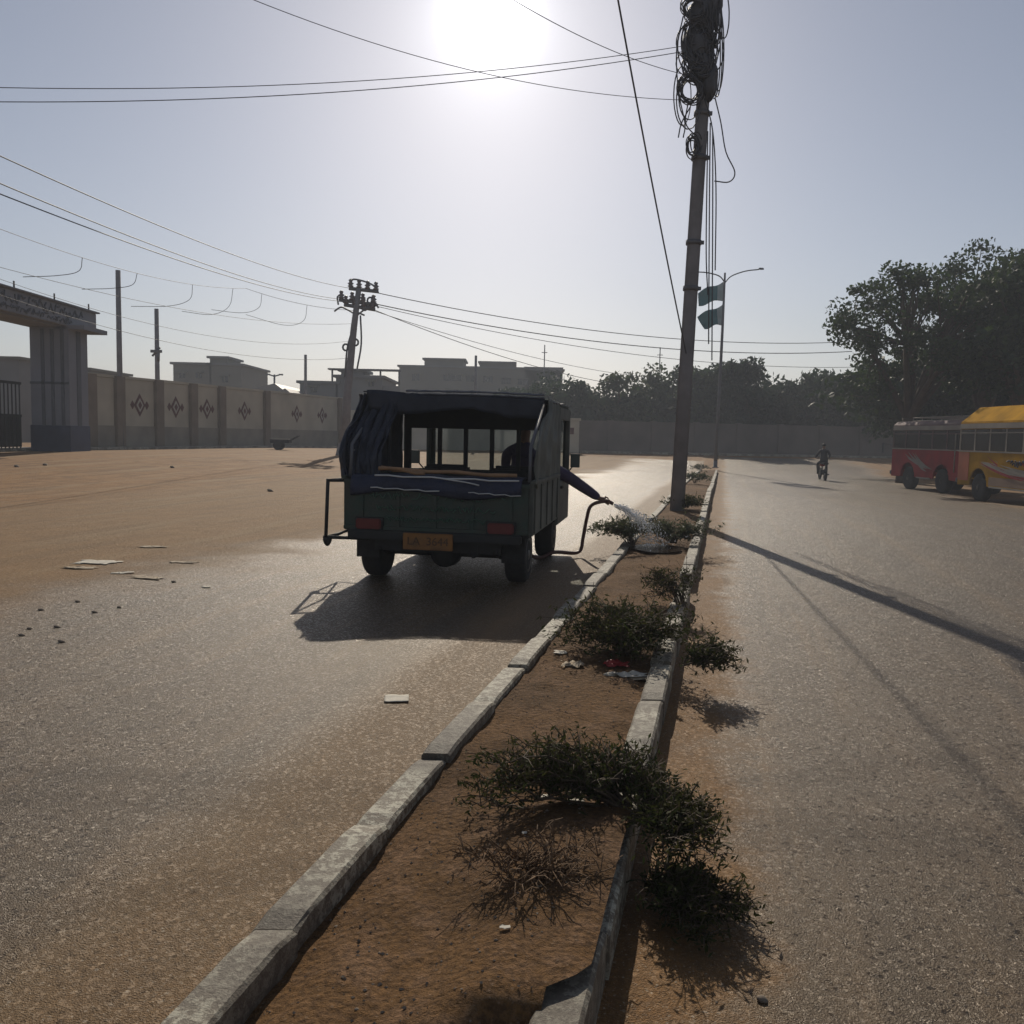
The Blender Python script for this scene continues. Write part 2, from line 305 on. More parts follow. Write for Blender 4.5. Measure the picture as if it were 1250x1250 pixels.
# ------------------------------------------------------------------ mesh builder
class MB:
    def __init__(s): s.v = []; s.f = []; s.mi = []; s.smooth = []
    def add(s, vs, fs, mi=0, sm=False):
        o = len(s.v); s.v += [tuple(v) for v in vs]
        for f in fs: s.f.append(tuple(i + o for i in f)); s.mi.append(mi); s.smooth.append(sm)
    def box(s, c, d, rz=0, rx=0, ry=0, mi=0, taper=1.0, tapery=None):
        x, y, z = d[0] / 2, d[1] / 2, d[2] / 2; ty = taper if tapery is None else tapery
        m_ = Euler((rx, ry, rz)).to_matrix(); c = Vector(c)
        vs = [c + m_ @ Vector(p) for p in [(-x, -y, -z), (x, -y, -z), (x, y, -z), (-x, y, -z), (-x * taper, -y * ty, z), (x * taper, -y * ty, z), (x * taper, y * ty, z), (-x * taper, y * ty, z)]]
        s.add(vs, [(0, 3, 2, 1), (4, 5, 6, 7), (0, 1, 5, 4), (1, 2, 6, 5), (2, 3, 7, 6), (3, 0, 4, 7)], mi); return s
    def tube(s, pts, r, n=8, mi=0, cap=True):
        pts = [Vector(p) for p in pts]; rs = r if isinstance(r, (list, tuple)) else [r] * len(pts)
        vs = []; up = None
        for i, p in enumerate(pts):
            d = (pts[min(i + 1, len(pts) - 1)] - pts[max(i - 1, 0)])
            if d.length < 1e-9: d = Vector((0, 0, 1))
            d.normalize()
            if up is None: up = Vector((0, 0, 1)) if abs(d.z) < .9 else Vector((1, 0, 0))
            a = d.cross(up)
            if a.length < 1e-4: a = d.orthogonal()
            a.normalize(); b = a.cross(d).normalized(); up = b
            for k in range(n):
                t_ = 2 * math.pi * k / n; vs.append(p + (a * math.cos(t_) + b * math.sin(t_)) * rs[i])
        fs = []
        for i in range(len(pts) - 1):
            for k in range(n):
                k2 = (k + 1) % n; fs.append((i * n + k, i * n + k2, (i + 1) * n + k2, (i + 1) * n + k))
        if cap: fs.append(tuple(range(n))[::-1]); fs.append(tuple((len(pts) - 1) * n + k for k in range(n)))
        s.add(vs, fs, mi, True); return s
    def lathe(s, c, axis, prof, n=20, mi=0):   # prof: (along axis, radius)
        axis = Vector(axis).normalized(); a = axis.orthogonal().normalized(); b = axis.cross(a); c = Vector(c)
        vs = []; fs = []
        for (h, r) in prof:
            for k in range(n):
                t_ = 2 * math.pi * k / n; vs.append(c + axis * h + (a * math.cos(t_) + b * math.sin(t_)) * r)
        for i in range(len(prof) - 1):
            for k in range(n):
                k2 = (k + 1) % n; fs.append((i * n + k, i * n + k2, (i + 1) * n + k2, (i + 1) * n + k))
        fs.append(tuple(range(n))[::-1]); fs.append(tuple((len(prof) - 1) * n + k for k in range(n)))
        s.add(vs, fs, mi, True); return s
    def grid(s, fn, nu, nv, mi=0, thick=0.0):
        vs = [Vector(fn(i / nu, j / nv)) for i in range(nu + 1) for j in range(nv + 1)]
        fs = [(i * (nv + 1) + j, (i + 1) * (nv + 1) + j, (i + 1) * (nv + 1) + j + 1, i * (nv + 1) + j + 1) for i in range(nu) for j in range(nv)]
        if thick:
            n_ = len(vs)
            def nn(i, j):
                a = vs[min(i + 1, nu) * (nv + 1) + j] - vs[max(i - 1, 0) * (nv + 1) + j]; b = vs[i * (nv + 1) + min(j + 1, nv)] - vs[i * (nv + 1) + max(j - 1, 0)]
                c = a.cross(b); return c.normalized() if c.length > 1e-9 else Vector((0, 0, 1))
            off = [vs[i * (nv + 1) + j] - nn(i, j) * thick for i in range(nu + 1) for j in range(nv + 1)]
            fs += [tuple(n_ + k for k in f[::-1]) for f in fs]
            rim = [i * (nv + 1) for i in range(nu + 1)] + [nu * (nv + 1) + j for j in range(1, nv + 1)] + [i * (nv + 1) + nv for i in range(nu - 1, -1, -1)] + [j for j in range(nv - 1, 0, -1)]
            for a, b in zip(rim, rim[1:] + rim[:1]): fs.append((b, a, a + n_, b + n_))
            vs += off
        s.add(vs, fs, mi, True); return s
    def prism(s, poly, o, ex, ey, ez, mi=0):   # polygon in (ex, ey) extruded by ez
        o, ex, ey, ez = map(Vector, (o, ex, ey, ez)); n = len(poly)
        vs = [o + ex * p[0] + ey * p[1] for p in poly] + [o + ex * p[0] + ey * p[1] + ez for p in poly]
        s.add(vs, [tuple(range(n))[::-1], tuple(range(n, 2 * n))] + [(i, (i + 1) % n, n + (i + 1) % n, n + i) for i in range(n)], mi); return s
    def build(s, name, mats, parent=None, bevel=0.0, loc=None, rz=0):
        me = bpy.data.meshes.new(name); me.from_pydata(s.v, [], s.f); me.update()
        if not isinstance(mats, (list, tuple)): mats = [mats]
        for q_ in mats: me.materials.append(q_)
        me.polygons.foreach_set('material_index', s.mi); me.polygons.foreach_set('use_smooth', s.smooth)
        bm = bmesh.new(); bm.from_mesh(me); bmesh.ops.recalc_face_normals(bm, faces=bm.faces)
        if bevel: bmesh.ops.bevel(bm, geom=[e for e in bm.edges if len(e.link_faces) == 2 and e.calc_face_angle(0) > .6], offset=bevel, segments=2, affect='EDGES', clamp_overlap=True)
        bm.to_mesh(me); bm.free()
        ob = bpy.data.objects.new(name, me); C.objects.link(ob)
        if parent: ob.parent = parent
        if loc is not None: ob.location = loc
        ob.rotation_euler.z = rz
        return ob

def tag(o, label=None, cat=None, group=None, kind=None):
    if label: o['label'] = label
    if cat: o['category'] = cat
    if group: o['group'] = group
    if kind: o['kind'] = kind
    return o
def empty(name, loc, label, cat, group=None, rz=0):
    o = bpy.data.objects.new(name, None); C.objects.link(o); o.location = loc; o.rotation_euler = (0, 0, rz); o.empty_display_size = .1
    return tag(o, label, cat, group)
def copy_tree(o, parent=None):
    c = o.copy(); C.objects.link(c)
    if parent: c.parent = parent
    for ch in list(o.children): copy_tree(ch, c)
    return c
def bez(a, b, c, n=12):
    a, b, c = Vector(a), Vector(b), Vector(c)
    return [a * (1 - t_) ** 2 + b * 2 * t_ * (1 - t_) + c * t_ * t_ for t_ in [i / n for i in range(n + 1)]]
def spline(pts, n=6):
    P = [Vector(p) for p in pts]; P = [P[0] * 2 - P[1]] + P + [P[-1] * 2 - P[-2]]; o = []
    for i in range(1, len(P) - 2):
        for k in range(n):
            t_ = k / n; a, b, c, d = P[i - 1:i + 3]
            o.append(.5 * ((2 * b) + (c - a) * t_ + (2 * a - 5 * b + 4 * c - d) * t_ ** 2 + (3 * b - a - 3 * c + d) * t_ ** 3))
    o.append(P[-2]); return o

def leaves_mesh(name, cen, size, mats, parent, aspect=.5, flat=0.0, mi=None):
    cen = np.asarray(cen, dtype=float); n = len(cen)
    a = RNG.normal(size=(n, 3)); a[:, 2] *= (1 - flat); a /= np.linalg.norm(a, axis=1)[:, None]
    b = RNG.normal(size=(n, 3)); b -= a * (a * b).sum(1)[:, None]; b /= np.linalg.norm(b, axis=1)[:, None]
    sz = size * RNG.uniform(.6, 1.35, (n, 1))
    nrm_ = np.cross(a, b) * sz * .12
    v = np.stack([cen - a * sz, cen - b * sz * aspect + nrm_, cen + a * sz, cen + b * sz * aspect + nrm_], 1).reshape(-1, 3)
    me = bpy.data.meshes.new(name); me.vertices.add(4 * n); me.vertices.foreach_set('co', v.ravel())
    me.loops.add(4 * n); me.loops.foreach_set('vertex_index', np.arange(4 * n, dtype=np.int32))
    me.polygons.add(n); me.polygons.foreach_set('loop_start', np.arange(0, 4 * n, 4, dtype=np.int32)); me.polygons.foreach_set('loop_total', np.full(n, 4, dtype=np.int32))
    if not isinstance(mats, (list, tuple)): mats = [mats]
    for q_ in mats: me.materials.append(q_)
    if len(mats) > 1: me.polygons.foreach_set('material_index', RNG.integers(0, len(mats), n).astype(np.int32) if mi is None else mi)
    me.update(calc_edges=True)
    ob = bpy.data.objects.new(name, me); C.objects.link(ob); ob.parent = parent
    return ob

# ------------------------------------------------------------------ ground and roads
def sheet(name, xs, ys, m_, dz, keep=None):
    vs = []; idx = {}; fs = []
    for i, x in enumerate(xs):
        for j, y in enumerate(ys): idx[i, j] = len(vs); vs.append((x, y, zg(x, y) + dz))
    for i in range(len(xs) - 1):
        for j in range(len(ys) - 1):
            fs.append((idx[i, j], idx[i + 1, j], idx[i + 1, j + 1], idx[i, j + 1]))
    b = MB(); b.add(vs, fs, 0, True); return tag(b.build(name, m_), kind='structure')
gx = [-400, -200, -100, -60] + [x for x in np.arange(-40, 40.1, 1.0)] + [60, 100, 200, 400]
gy = [-60, -20] + [y for y in np.arange(-4, 80.1, 1.0)] + [100, 150, 250, 400]
sheet('ground', gx, gy, M['ground'], -.012)

# kerb lines: outer edges of the median, from points on the kerb tops
KH = .15
def flat(px, py, z):
    d = ray(px, py); t_ = (z - H) / d.z; return Vector((d.x * t_, d.y * t_, 0))
aL = flat(510, 920, KH); bL = flat(745, 678, KH); aR = flat(717, 1235, KH); bR = flat(807, 860, KH)
def line_at(a, b, y): t_ = (y - a.y) / (b.y - a.y); return a.x + (b.x - a.x) * t_
sL = (bL.x - aL.x) / (bL.y - aL.y); sR = (bR.x - aR.x) / (bR.y - aR.y)
def xL(y): return aL.x + sL * (y - aL.y)
def xR(y): return aR.x + sR * min(y - aR.y, 6) + max(0, y - aR.y - 6) * (.5 * sL + .5 * sR)
print('SLOPES', sL, sR, 'width', xR(2) - xL(2), xR(10) - xL(10), xR(30) - xL(30), 'sun', math.degrees(SUN_EL), math.degrees(SUN_AZ))
YEND = 47.0
def road(name, fn0, fn1, n, m_, y1):
    ys = [-4 + k * .8 for k in range(int((y1 + 4) / .8) + 1)]
    vs = []; fs = []
    for y in ys:
        a, b = fn0(y), fn1(y)
        for i in range(n + 1): x = a + (b - a) * i / n; vs.append((x, y, zg(x, y)))
    for j in range(len(ys) - 1):
        for i in range(n): k = j * (n + 1) + i; fs.append((k, k + 1, k + n + 2, k + n + 1))
    b = MB(); b.add(vs, fs, 0, True); return tag(b.build(name, m_), kind='structure')
road('road', lambda y: xL(y) - 24 + min(0, 0), lambda y: xL(y) + .03, 30, M['roadL'], 58)
road('road', lambda y: xR(y) - .03, lambda y: xR(y) + 17, 24, M['roadR'], 62)

# median soil, mounded and uneven
from mathutils import noise as mno
YK0 = flat(690, 1216, KH).y; YK1 = flat(790, 960, KH).y
def soil_z(x, y):
    w0, w1 = xL(y) + .12, xR(y) - .12; u = (x - w0) / (w1 - w0)
    n_ = mno.noise(Vector((x * 2.2, y * 2.2, 0))) * .022 + mno.noise(Vector((x * 7, y * 7, 3))) * .012 + mno.noise(Vector((x * 22, y * 22, 5))) * .005
    z = .105 + .018 * math.sin(math.pi * min(1, max(0, u))) + n_ + zg(x, y)
    k = ss((y - YK0 + .10 + .35 * (1 - ss((u - .6) / .25))) / (.07 + .45 * (1 - ss((u - .6) / .25)))) * ss((YK1 - y) / .25); z += k * (KH + .010 - .085 - .6 * n_) * ss((u - .45) / .42)     # soil spilt over the kerb
    z -= .035 * ss((.25 - u) / .25) * ss((4 - y) / 2)
    return z
def soil():
    ys = list(np.arange(-1, 6, .045)) + list(np.arange(6, 16, .12)) + list(np.arange(16, YEND + .1, .5)); nu = 26
    vs = []; fs = []
    for y in ys:
        sp = .088 * ss((y - YK0) / .06) * ss((YK1 - y) / .2)
        a, b = xL(y) + .10, xR(y) - .10 + sp
        for i in range(nu + 1):
            x = a + (b - a) * i / nu; z = soil_z(x, y)
            if sp > .02 and x > xR(y) - .04: z -= (x - xR(y) + .04) * .7 * abs(mno.noise(Vector((y * 11, 0, 1))) + .3)
            vs.append((x, y, z))
    for j in range(len(ys) - 1):
        for i in range(nu): k = j * (nu + 1) + i; fs.append((k, k + 1, k + nu + 2, k + nu + 1))
    b = MB(); b.add(vs, fs, 0, True); return tag(b.build('median_ground', M['soil']), kind='structure')
soil()

def kerb(fn, side, breaks):
    b = MB(); y = .2; rnd = random.Random(5 + side)
    while y < YEND:
        L_ = rnd.uniform(.60, .72) if y < 14 else 1.6
        y1 = y + L_ - .016
        if not any(a < (y + y1) / 2 < c for a, c in breaks):
            dz = rnd.uniform(-.018, .010); dx = rnd.uniform(-.009, .009); w = .115 if side < 0 else .118
            ns = 8; secs = []
            for k in range(ns + 1):
                yy = y + (y1 - y) * k / ns; x0 = fn(yy) + dx + (0 if side < 0 else -w); x1 = x0 + w
                jig = lambda a_: mno.noise(Vector((x0 * 9 + a_, yy * 9, side * 3))) * .003 * (1 if yy < 12 else 0)
                zt = KH + dz + zg(x0, yy); c_ = .010
                e = .012 if k in (0, ns) else 0
                secs.append([(x0, yy, zg(x0, yy) - .06), (x0 + jig(1), yy, zt - c_ - e), (x0 + c_ + jig(2), yy, zt - e + jig(5) * .6), (x1 - c_ + jig(3), yy, zt - e + jig(6) * .6), (x1 + jig(4), yy, zt - c_ - e), (x1, yy, zg(x0, yy) - .06)])
            vs = [p for s_ in secs for p in s_]; fs = []
            for k in range(ns):
                for i in range(5): fs.append((k * 6 + i, k * 6 + i + 1, (k + 1) * 6 + i + 1, (k + 1) * 6 + i))
            fs.append(tuple(range(6))); fs.append(tuple(ns * 6 + i for i in range(6))[::-1])
            b.add(vs, fs, 0, False)
        y += L_
    return tag(b.build('kerb', M['kerb']), kind='structure')
kerb(xL, -1, [(11.5, 14.0)])
kerb(xR, 1, [(7.6, 7.9)])

# ------------------------------------------------------------------ haze
hz = MB(); hz.box((0, 170, 9.5), (900, 480, 23)); hzo = hz.build('haze', None)
hzo.data.materials.clear()
hm = bpy.data.materials.new('haze_air'); hm.use_nodes = True; t = hm.node_tree; t.nodes.clear()
o_ = N(t, 'ShaderNodeOutputMaterial'); pv = N(t, 'ShaderNodeVolumePrincipled'); pv.inputs['Color'].default_value = (.86, .91, 1, 1)
pv.inputs['Density'].default_value = HAZE; pv.inputs['Anisotropy'].default_value = .1
t.links.new(pv.outputs[0], o_.inputs['Volume']); hzo.data.materials.append(hm); tag(hzo, kind='stuff')

# ------------------------------------------------------------------ text helper
def text_obj(s_, size, m_, parent, loc, rot, name='lettering', ext=.004):
    cu = bpy.data.curves.new(name, 'FONT'); cu.body = s_; cu.size = size; cu.extrude = ext; cu.align_x = 'CENTER'; cu.align_y = 'CENTER'
    to = bpy.data.objects.new(name, cu); C.objects.link(to); bpy.context.view_layer.update()
    me = bpy.data.meshes.new_from_object(to.evaluated_get(bpy.context.evaluated_depsgraph_get())); bpy.data.objects.remove(to)
    me.materials.clear(); me.materials.append(m_)
    ob = bpy.data.objects.new(name, me); C.objects.link(ob); ob.parent = parent; ob.location = loc; ob.rotation_euler = rot
    return ob
def script_strokes(b, n, w, h, org, ex, ez, ny, seed, r=.01):
    rnd = random.Random(seed); org, ex, ez, ny = map(Vector, (org, ex, ez, ny)); x = 0
    while x < w:
        l_ = rnd.uniform(.5, 1.2) * h; p = []
        for k in range(4): p.append(org + ex * (x + l_ * k / 3) + ez * (rnd.uniform(-.5, .5) * h) + ny * .004)
        b.tube(spline(p, 3), r, 4); x += l_ * rnd.uniform(.7, 1.3)

# ------------------------------------------------------------------ skin-modifier figures
def figure(name, verts, edges, radii, m_, parent=None, sub=2, mats=None, paint=None):
    me = bpy.data.meshes.new(name); me.from_pydata([Vector(v) for v in verts], edges, []); ob = bpy.data.objects.new(name, me); C.objects.link(ob)
    sk = ob.modifiers.new('s', 'SKIN'); sk.use_smooth_shade = True
    for i, r in enumerate(radii): me.skin_vertices[0].data[i].radius = r if isinstance(r, tuple) else (r, r)
    me.skin_vertices[0].data[0].use_root = True
    su = ob.modifiers.new('u', 'SUBSURF'); su.levels = sub; su.render_levels = sub
    bpy.context.view_layer.update()
    nm = bpy.data.meshes.new_from_object(ob.evaluated_get(bpy.context.evaluated_depsgraph_get())); bpy.data.objects.remove(ob)
    nm.materials.clear()
    for q_ in (mats or [m_]): nm.materials.append(q_)
    if paint:
        for p in nm.polygons: p.material_index = paint(p.center)
    for p in nm.polygons: p.use_smooth = True
    o2 = bpy.data.objects.new(name, nm); C.objects.link(o2)
    if parent: o2.parent = parent
    return o2

# ------------------------------------------------------------------ the water-spraying pickup
HT = math.atan(.172); tail = G(540, 722); TZ = 0
tail = flat(530, 716, 0)
T = empty('pickup_truck', (tail.x, tail.y, 0), 'small dark green pickup with navy tarp canopy stopped beside the median, back end towards us', 'pickup', rz=-HT)
W2 = .895; TL = 3.05
def part(b, name, m_, bevel=.006, par=None): return b.build(name, m_, par or T, bevel)
b = MB()                                                      # chassis
b.box((-.36, 1.5, .38), (.07, 2.9, .12)); b.box((.36, 1.5, .38), (.07, 2.9, .12)); b.box((0, .12, .38), (1.2, .09, .12)); b.box((0, 1.2, .40), (.9, .5, .2)); b.box((0, 2.2, .38), (1.1, .9, .2))
b.tube([(-.66, .5, .27), (.66, .5, .27)], .045, 10); b.lathe((0, .42, .27), (0, 1, 0), [(-.1, .05), (-.05, .14), (.08, .15), (.14, .06)], 14)
b.tube([(.34, .1, .3), (.34, .6, .3), (.30, 1.2, .32)], .03, 8); b.box((0, 2.5, .36), (1.5, .12, .08))
for s_ in (-1, 1):
    b.tube(spline([(s_ * .55, .05, .34), (s_ * .55, .5, .24), (s_ * .55, .98, .34)], 5), .022, 6)
part(b, 'chassis', M['darkm'])
b = MB()                                                      # bed
b.box((0, .97, .515), (1.72, 1.86, .05)); part(b, 'bed_floor', M['darkm'])
b = MB(); b.box((0, .018, .76), (1.72, .036, .46))
for k in range(5): b.box((-.70 + k * .35, -.008, .76), (.035, .016, .42))
b.box((0, -.012, .985), (1.74, .03, .035)); b.box((0, -.012, .545), (1.74, .03, .035))
tg = part(b, 'tailgate', M['green'], .004)
b = MB()
for (x0, z0, w, h_, sd_) in ((-.62, .86, 1.25, .075, 3), (-.55, .745, 1.1, .06, 8), (-.45, .64, .9, .05, 12)): script_strokes(b, 8, w, h_, (x0, -.024, z0), (1, 0, 0), (0, 0, 1), (0, -1, 0), sd_, .005)
b.build('lettering', M['greenl'], tg)
for s_ in (-1, 1):
    b = MB(); x = s_ * (W2 - .02)
    b.box((x, .97, .76), (.04, 1.84, .50))
    for k in range(5): b.box((x + s_ * .027, .14 + k * .42, .76), (.014, .05, .46))
    b.box((x + s_ * .02, .97, 1.02), (.05, 1.86, .035))
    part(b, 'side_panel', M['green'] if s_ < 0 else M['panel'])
b = MB(); b.box((0, -.05, .485), (1.62, .07, .085)); b.box((-.5, .03, .46), (.05, .14, .05)); b.box((.5, .03, .46), (.05, .14, .05)); part(b, 'bumper', M['darkm'], .012)
b = MB(); b.box((-.04, -.096, .44), (.47, .012, .16)); npl = part(b, 'number_plate', M['plate'])
text_obj('LA  3644', .105, M['ink'], npl, (-.04, -.104, .44), (R(90), 0, 0), 'characters', .002)
for s_ in (-1, 1):
    b = MB(); b.box((s_ * .62 , -.04, .585), (.24, .05, .10)); tl = part(b, 'tail_lamp', M['redl'], .012)
    b = MB(); b.box((s_ * .62, -.02, .585), (.27, .03, .125)); b.build('lamp_housing', M['darkm'], tl, .005)
def wheel(root, c, r, w, side):
    b = MB(); prof = [(-w / 2, r * .62), (-w / 2, r * .9), (-w * .38, r * .99), (-w * .12, r), (w * .12, r), (w * .38, r * .99), (w / 2, r * .9), (w / 2, r * .62)]
    b.lathe(c, (1, 0, 0), prof, 28); wh = b.build('wheel', M['tyre'], root)
    b = MB(); c2 = Vector(c) + Vector((side * w * .12, 0, 0))
    b.lathe(c2, (side, 0, 0), [(-w * .3, r * .6), (w * .42, r * .62), (w * .36, r * .5), (w * .18, r * .42), (w * .26, r * .2), (w * .42, r * .16), (w * .44, r * .02)], 20); b.build('rim', M['rim'], wh)
    return wh
for (x, y) in ((-.70, .5), (.70, .5), (-.70, 2.42), (.70, 2.42)): wheel(T, (x, y, .275), .275, .19, 1 if x > 0 else -1)
for s_ in (-1, 1):
    b = MB(); b.box((s_ * .70, .18, .36), (.22, .012, .26)); part(b, 'mud_flap', M['tyre'], 0)
# cab: rear wall with barred window, sides with window openings, windscreen frame
CY0, CY1 = 1.92, 3.05; CZ = 1.80
b = MB()
b.box((0, CY0, .76), (1.74, .05, .58)); b.box((0, CY0, 1.675), (1.74, .05, .31))
for x in (-.83, -.46, -.16, .14, .44, .83): b.box((x, CY0, 1.31), (.07 if abs(x) > .5 else .045, .046, .53))
part(b, 'cab_rear_wall', M['darkm'])
for s_ in (-1, 1):
    b = MB(); x = s_ * .872
    b.box((x, (CY0 + CY1) / 2, .68), (.045, CY1 - CY0 - .06, .50)); b.box((x, (CY0 + CY1) / 2, 1.72), (.045, CY1 - CY0 - .06, .14))
    b.box((x, CY0 + .10, 1.29), (.045, .13, .74)); b.box((x, CY1 - .08, 1.29), (.045, .09, .74), rx=.0)
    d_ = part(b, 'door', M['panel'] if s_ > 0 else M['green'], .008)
    b = MB(); b.box((x + s_ * .035, CY0 + .25, .86), (.03, .12, .03)); b.build('handle', M['darkm'], d_, .005)
    b = MB(); b.box((s_ * .99, CY1 - .28, 1.16), (.11, .035, .17)); b.tube([(s_ * .89, CY1 - .22, 1.0), (s_ * .97, CY1 - .25, 1.1)], .01, 6); part(b, 'wing_mirror', M['mirror'], .012)
b = MB(); b.box((0, CY1 + .02, .70), (1.74, .10, .56)); b.box((0, CY1 - .02, 1.73), (1.74, .06, .13))
for x in (-.84, .84): b.box((x, CY1 - .01, 1.32), (.06, .06, .70))
part(b, 'cab_front', M['green'], .01)
b = MB(); b.box((0, CY1 - .01, 1.32), (1.62, .008, .70)); part(b, 'windscreen', M['glass'], 0)
b = MB(); b.box((0, (CY0 + CY1) / 2, CZ + .02), (1.74, CY1 - CY0 + .1, .04)); part(b, 'cab_roof', M['green'], .015)
b = MB(); b.box((-.4, 2.2, .72), (.55, .5, .25)); b.box((.4, 2.2, .72), (.55, .5, .25)); b.box((-.4, 2.03, .93), (.52, .12, .34)); b.box((.4, 2.03, .93), (.52, .12, .34)); part(b, 'seat', M['cloth'], .03)
b = MB(); b.box((0, 2.92, .93), (1.6, .2, .14)); part(b, 'dashboard', M['darkm'], .03)
b = MB(); pts = [(.42 + .17 * math.cos(a), 2.78 + .05 * math.sin(a), 1.05 + .16 * math.sin(a)) for a in [i * math.pi / 8 for i in range(17)]]; b.tube(pts, .012, 6, cap=False); b.tube([(.42, 2.78, 1.05), (.42, 2.9, .95)], .015, 6); part(b, 'steering_wheel', M['darkm'], 0)
# canopy frame and tarp
RY0 = .95
b = MB()
for s_ in (-1, 1):
    b.tube([(s_ * .85, .10, 1.02), (s_ * .85, .14, 1.34), (s_ * .85, RY0, 1.80)], .017, 6)
    for y in (RY0, 1.3): b.tube([(s_ * .85, y, 1.02), (s_ * .85, y, 1.80)], .014, 6)
    b.tube([(s_ * .85, RY0, 1.80), (s_ * .85, 1.9, 1.80)], .014, 6)
b.tube([(-.85, .14, 1.28), (-.85, RY0, 1.28)], .012, 6)
b.tube([(-.85, RY0, 1.80), (0, RY0, 1.83), (.85, RY0, 1.80)], .017, 6)
part(b, 'canopy_frame', M['steel'], 0)
b = MB()
def RYU(u): return .62 + (RY0 - .62) * ss(u / .5)
def roof(u, v):
    x = -.90 + 1.80 * u; ry = RYU(u); y = ry - .03 + (CY0 - ry + .3) * v
    z = 1.835 + .03 * math.sin(math.pi * u) + .02 * mno.noise(Vector((x * 4, y * 5, 2))) - .012 * math.sin(v * math.pi * 4) ** 2
    return (x, y, z + .045 * ss((.3 - u) / .3))
b.grid(roof, 24, 16, thick=.012)
def valance(u, v):
    x = -.86 + 1.72 * u; d = .19 + .03 * math.sin(u * 9) + .03 * mno.noise(Vector((x * 5, 1, 8)))
    return (x, RYU(u) - .035 - .012 * math.sin(u * 30), 1.845 + .03 * math.sin(math.pi * u) + .045 * ss((.3 - u) / .3) - d * v)
b.grid(valance, 50, 5, thick=.008)
part(b, 'canopy_tarp', M['tarp'], 0)
b = MB()
for k, (dz_, r_) in enumerate(((.028, .017), (.0, .010))):
    pts = [(-.5 + 1.36 * i / 24, RYU(.22 + .76 * i / 24) - .055, 1.845 + dz_ + .025 * math.sin(math.pi * (.25 + .75 * i / 24)) + .008 * mno.noise(Vector((i * .7, k, 0)))) for i in range(25)]
    b.tube(pts, [r_ * (.7 + .5 * abs(mno.noise(Vector((i * .5, 3, k))))) for i in range(25)], 6)
part(b, 'rolled_tarp_edge', M['tarpl'], 0)
def side_tarp(s_, m_, y0, bulge):
    b = MB()
    def f(u, v):
        ztop = 1.84 if s_ > 0 else 1.86; z = ztop - (ztop - .96) * v
        ys = y0 + ((RY0 if s_ > 0 else .66) - y0) * ss((z - 1.30) / .5) * .9; y = ys + (1.92 - ys) * u
        n_ = mno.noise(Vector((y * 3, z * 4, s_ * 5)))
        x = s_ * (.885 + bulge * math.sin(math.pi * v) ** .7 * (.5 + .5 * math.cos(u * 2.2)) + .020 * n_ + .012 * math.sin(u * 26 + 2 * n_))
        return (x, y, z)
    b.grid(f, 30, 20, thick=.01); return part(b, 'side_tarp', m_, 0)
side_tarp(-1, M['tarp'], .10, .05)
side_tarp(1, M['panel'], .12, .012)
b = MB()                                                      # curtain gathered at the left rear corner
def curtain(u, v):
    z = 1.85 - .83 * v - .04 * u * (1 - v); n_ = mno.noise(Vector((u * 5, v * 3, 4))); n2 = mno.noise(Vector((u * 14 + v * 2, v * 4, 9)))
    y = .13 + .45 * ss((z - 1.15) / .65) + .08 * u + .026 * math.sin(u * 34 + v * 2.5 + 4 * n_) + .05 * n2 + .03 * n_ + .012 * math.sin(v * 22 + u * 9)
    return (-.94 + .36 * u - .05 * math.sin(math.pi * v) * (1 - u) + .02 * n_ + .012 * math.sin(u * 51 + v * 5), y, z)
b.grid(curtain, 70, 34, thick=.008)
part(b, 'gathered_curtain', M['tarp'], 0)
b = MB()                                                      # folded cloth over the tailgate
def cloth(u, v):
    x = -.80 + 1.60 * u; n_ = mno.noise(Vector((x * 4, v * 3, 7)))
    if v < .5: return (x, .30 - .56 * v + .0, 1.035 + .025 * n_ + .012)
    return (x, -.005 - .035 * math.sin((v - .5) * 5) * 1 - .012 * n_, 1.03 - (v - .5) * 2 * (.15 + .035 * math.sin(x * 5)) + .0)
b.grid(cloth, 40, 14, thick=.008); part(b, 'cloth_cover', M['bluetarp'], 0)
b = MB()
for (z, x0, x1, r_) in ((1.052, -.56, .78, .0085), (.935, -.60, .05, .006), (.915, .32, .80, .005)):
    b.tube([(x0 + (x1 - x0) * i / 10, -.055, z - .02 * i / 10 + .006 * math.sin(i * 2.1)) for i in range(11)], r_, 5)
b.tube(spline([(.0, -.055, 1.05), (.14, -.06, 1.03), (.3, -.06, 1.01), (.42, -.06, .985)], 4), .007, 5)
part(b, 'rope', M['white'], 0)
b = MB()                                                      # frame folded out on the left side
fx = -1.04
b.tube([(-.88, .10, .985), (fx, .02, .985)], .017, 6); b.tube([(fx, .02, 1.0), (fx - .02, .02, .42)], .017, 6); b.tube([(fx - .045, .02, .43), (-.66, .08, .425)], .018, 6); b.tube([(-.98, .05, .44), (-.86, .3, .52), (-.72, .3, .53)], .012, 6); b.tube([(-.88, .62, .985), (fx, .62, .985), (fx - .02, .62, .43), (-.7, .62, .43)], .014, 6)
b.tube([(fx, .02, .985), (fx, .62, .985)], .013, 6); b.tube([(fx - .02, .02, .43), (fx - .02, .62, .43)], .013, 6)
b.lathe((-1.045, .02, .345), (0, 0, 1), [(0, .012), (.02, .03), (.06, .045), (.085, .03)], 10)
part(b, 'side_rack', M['darkm'], 0)
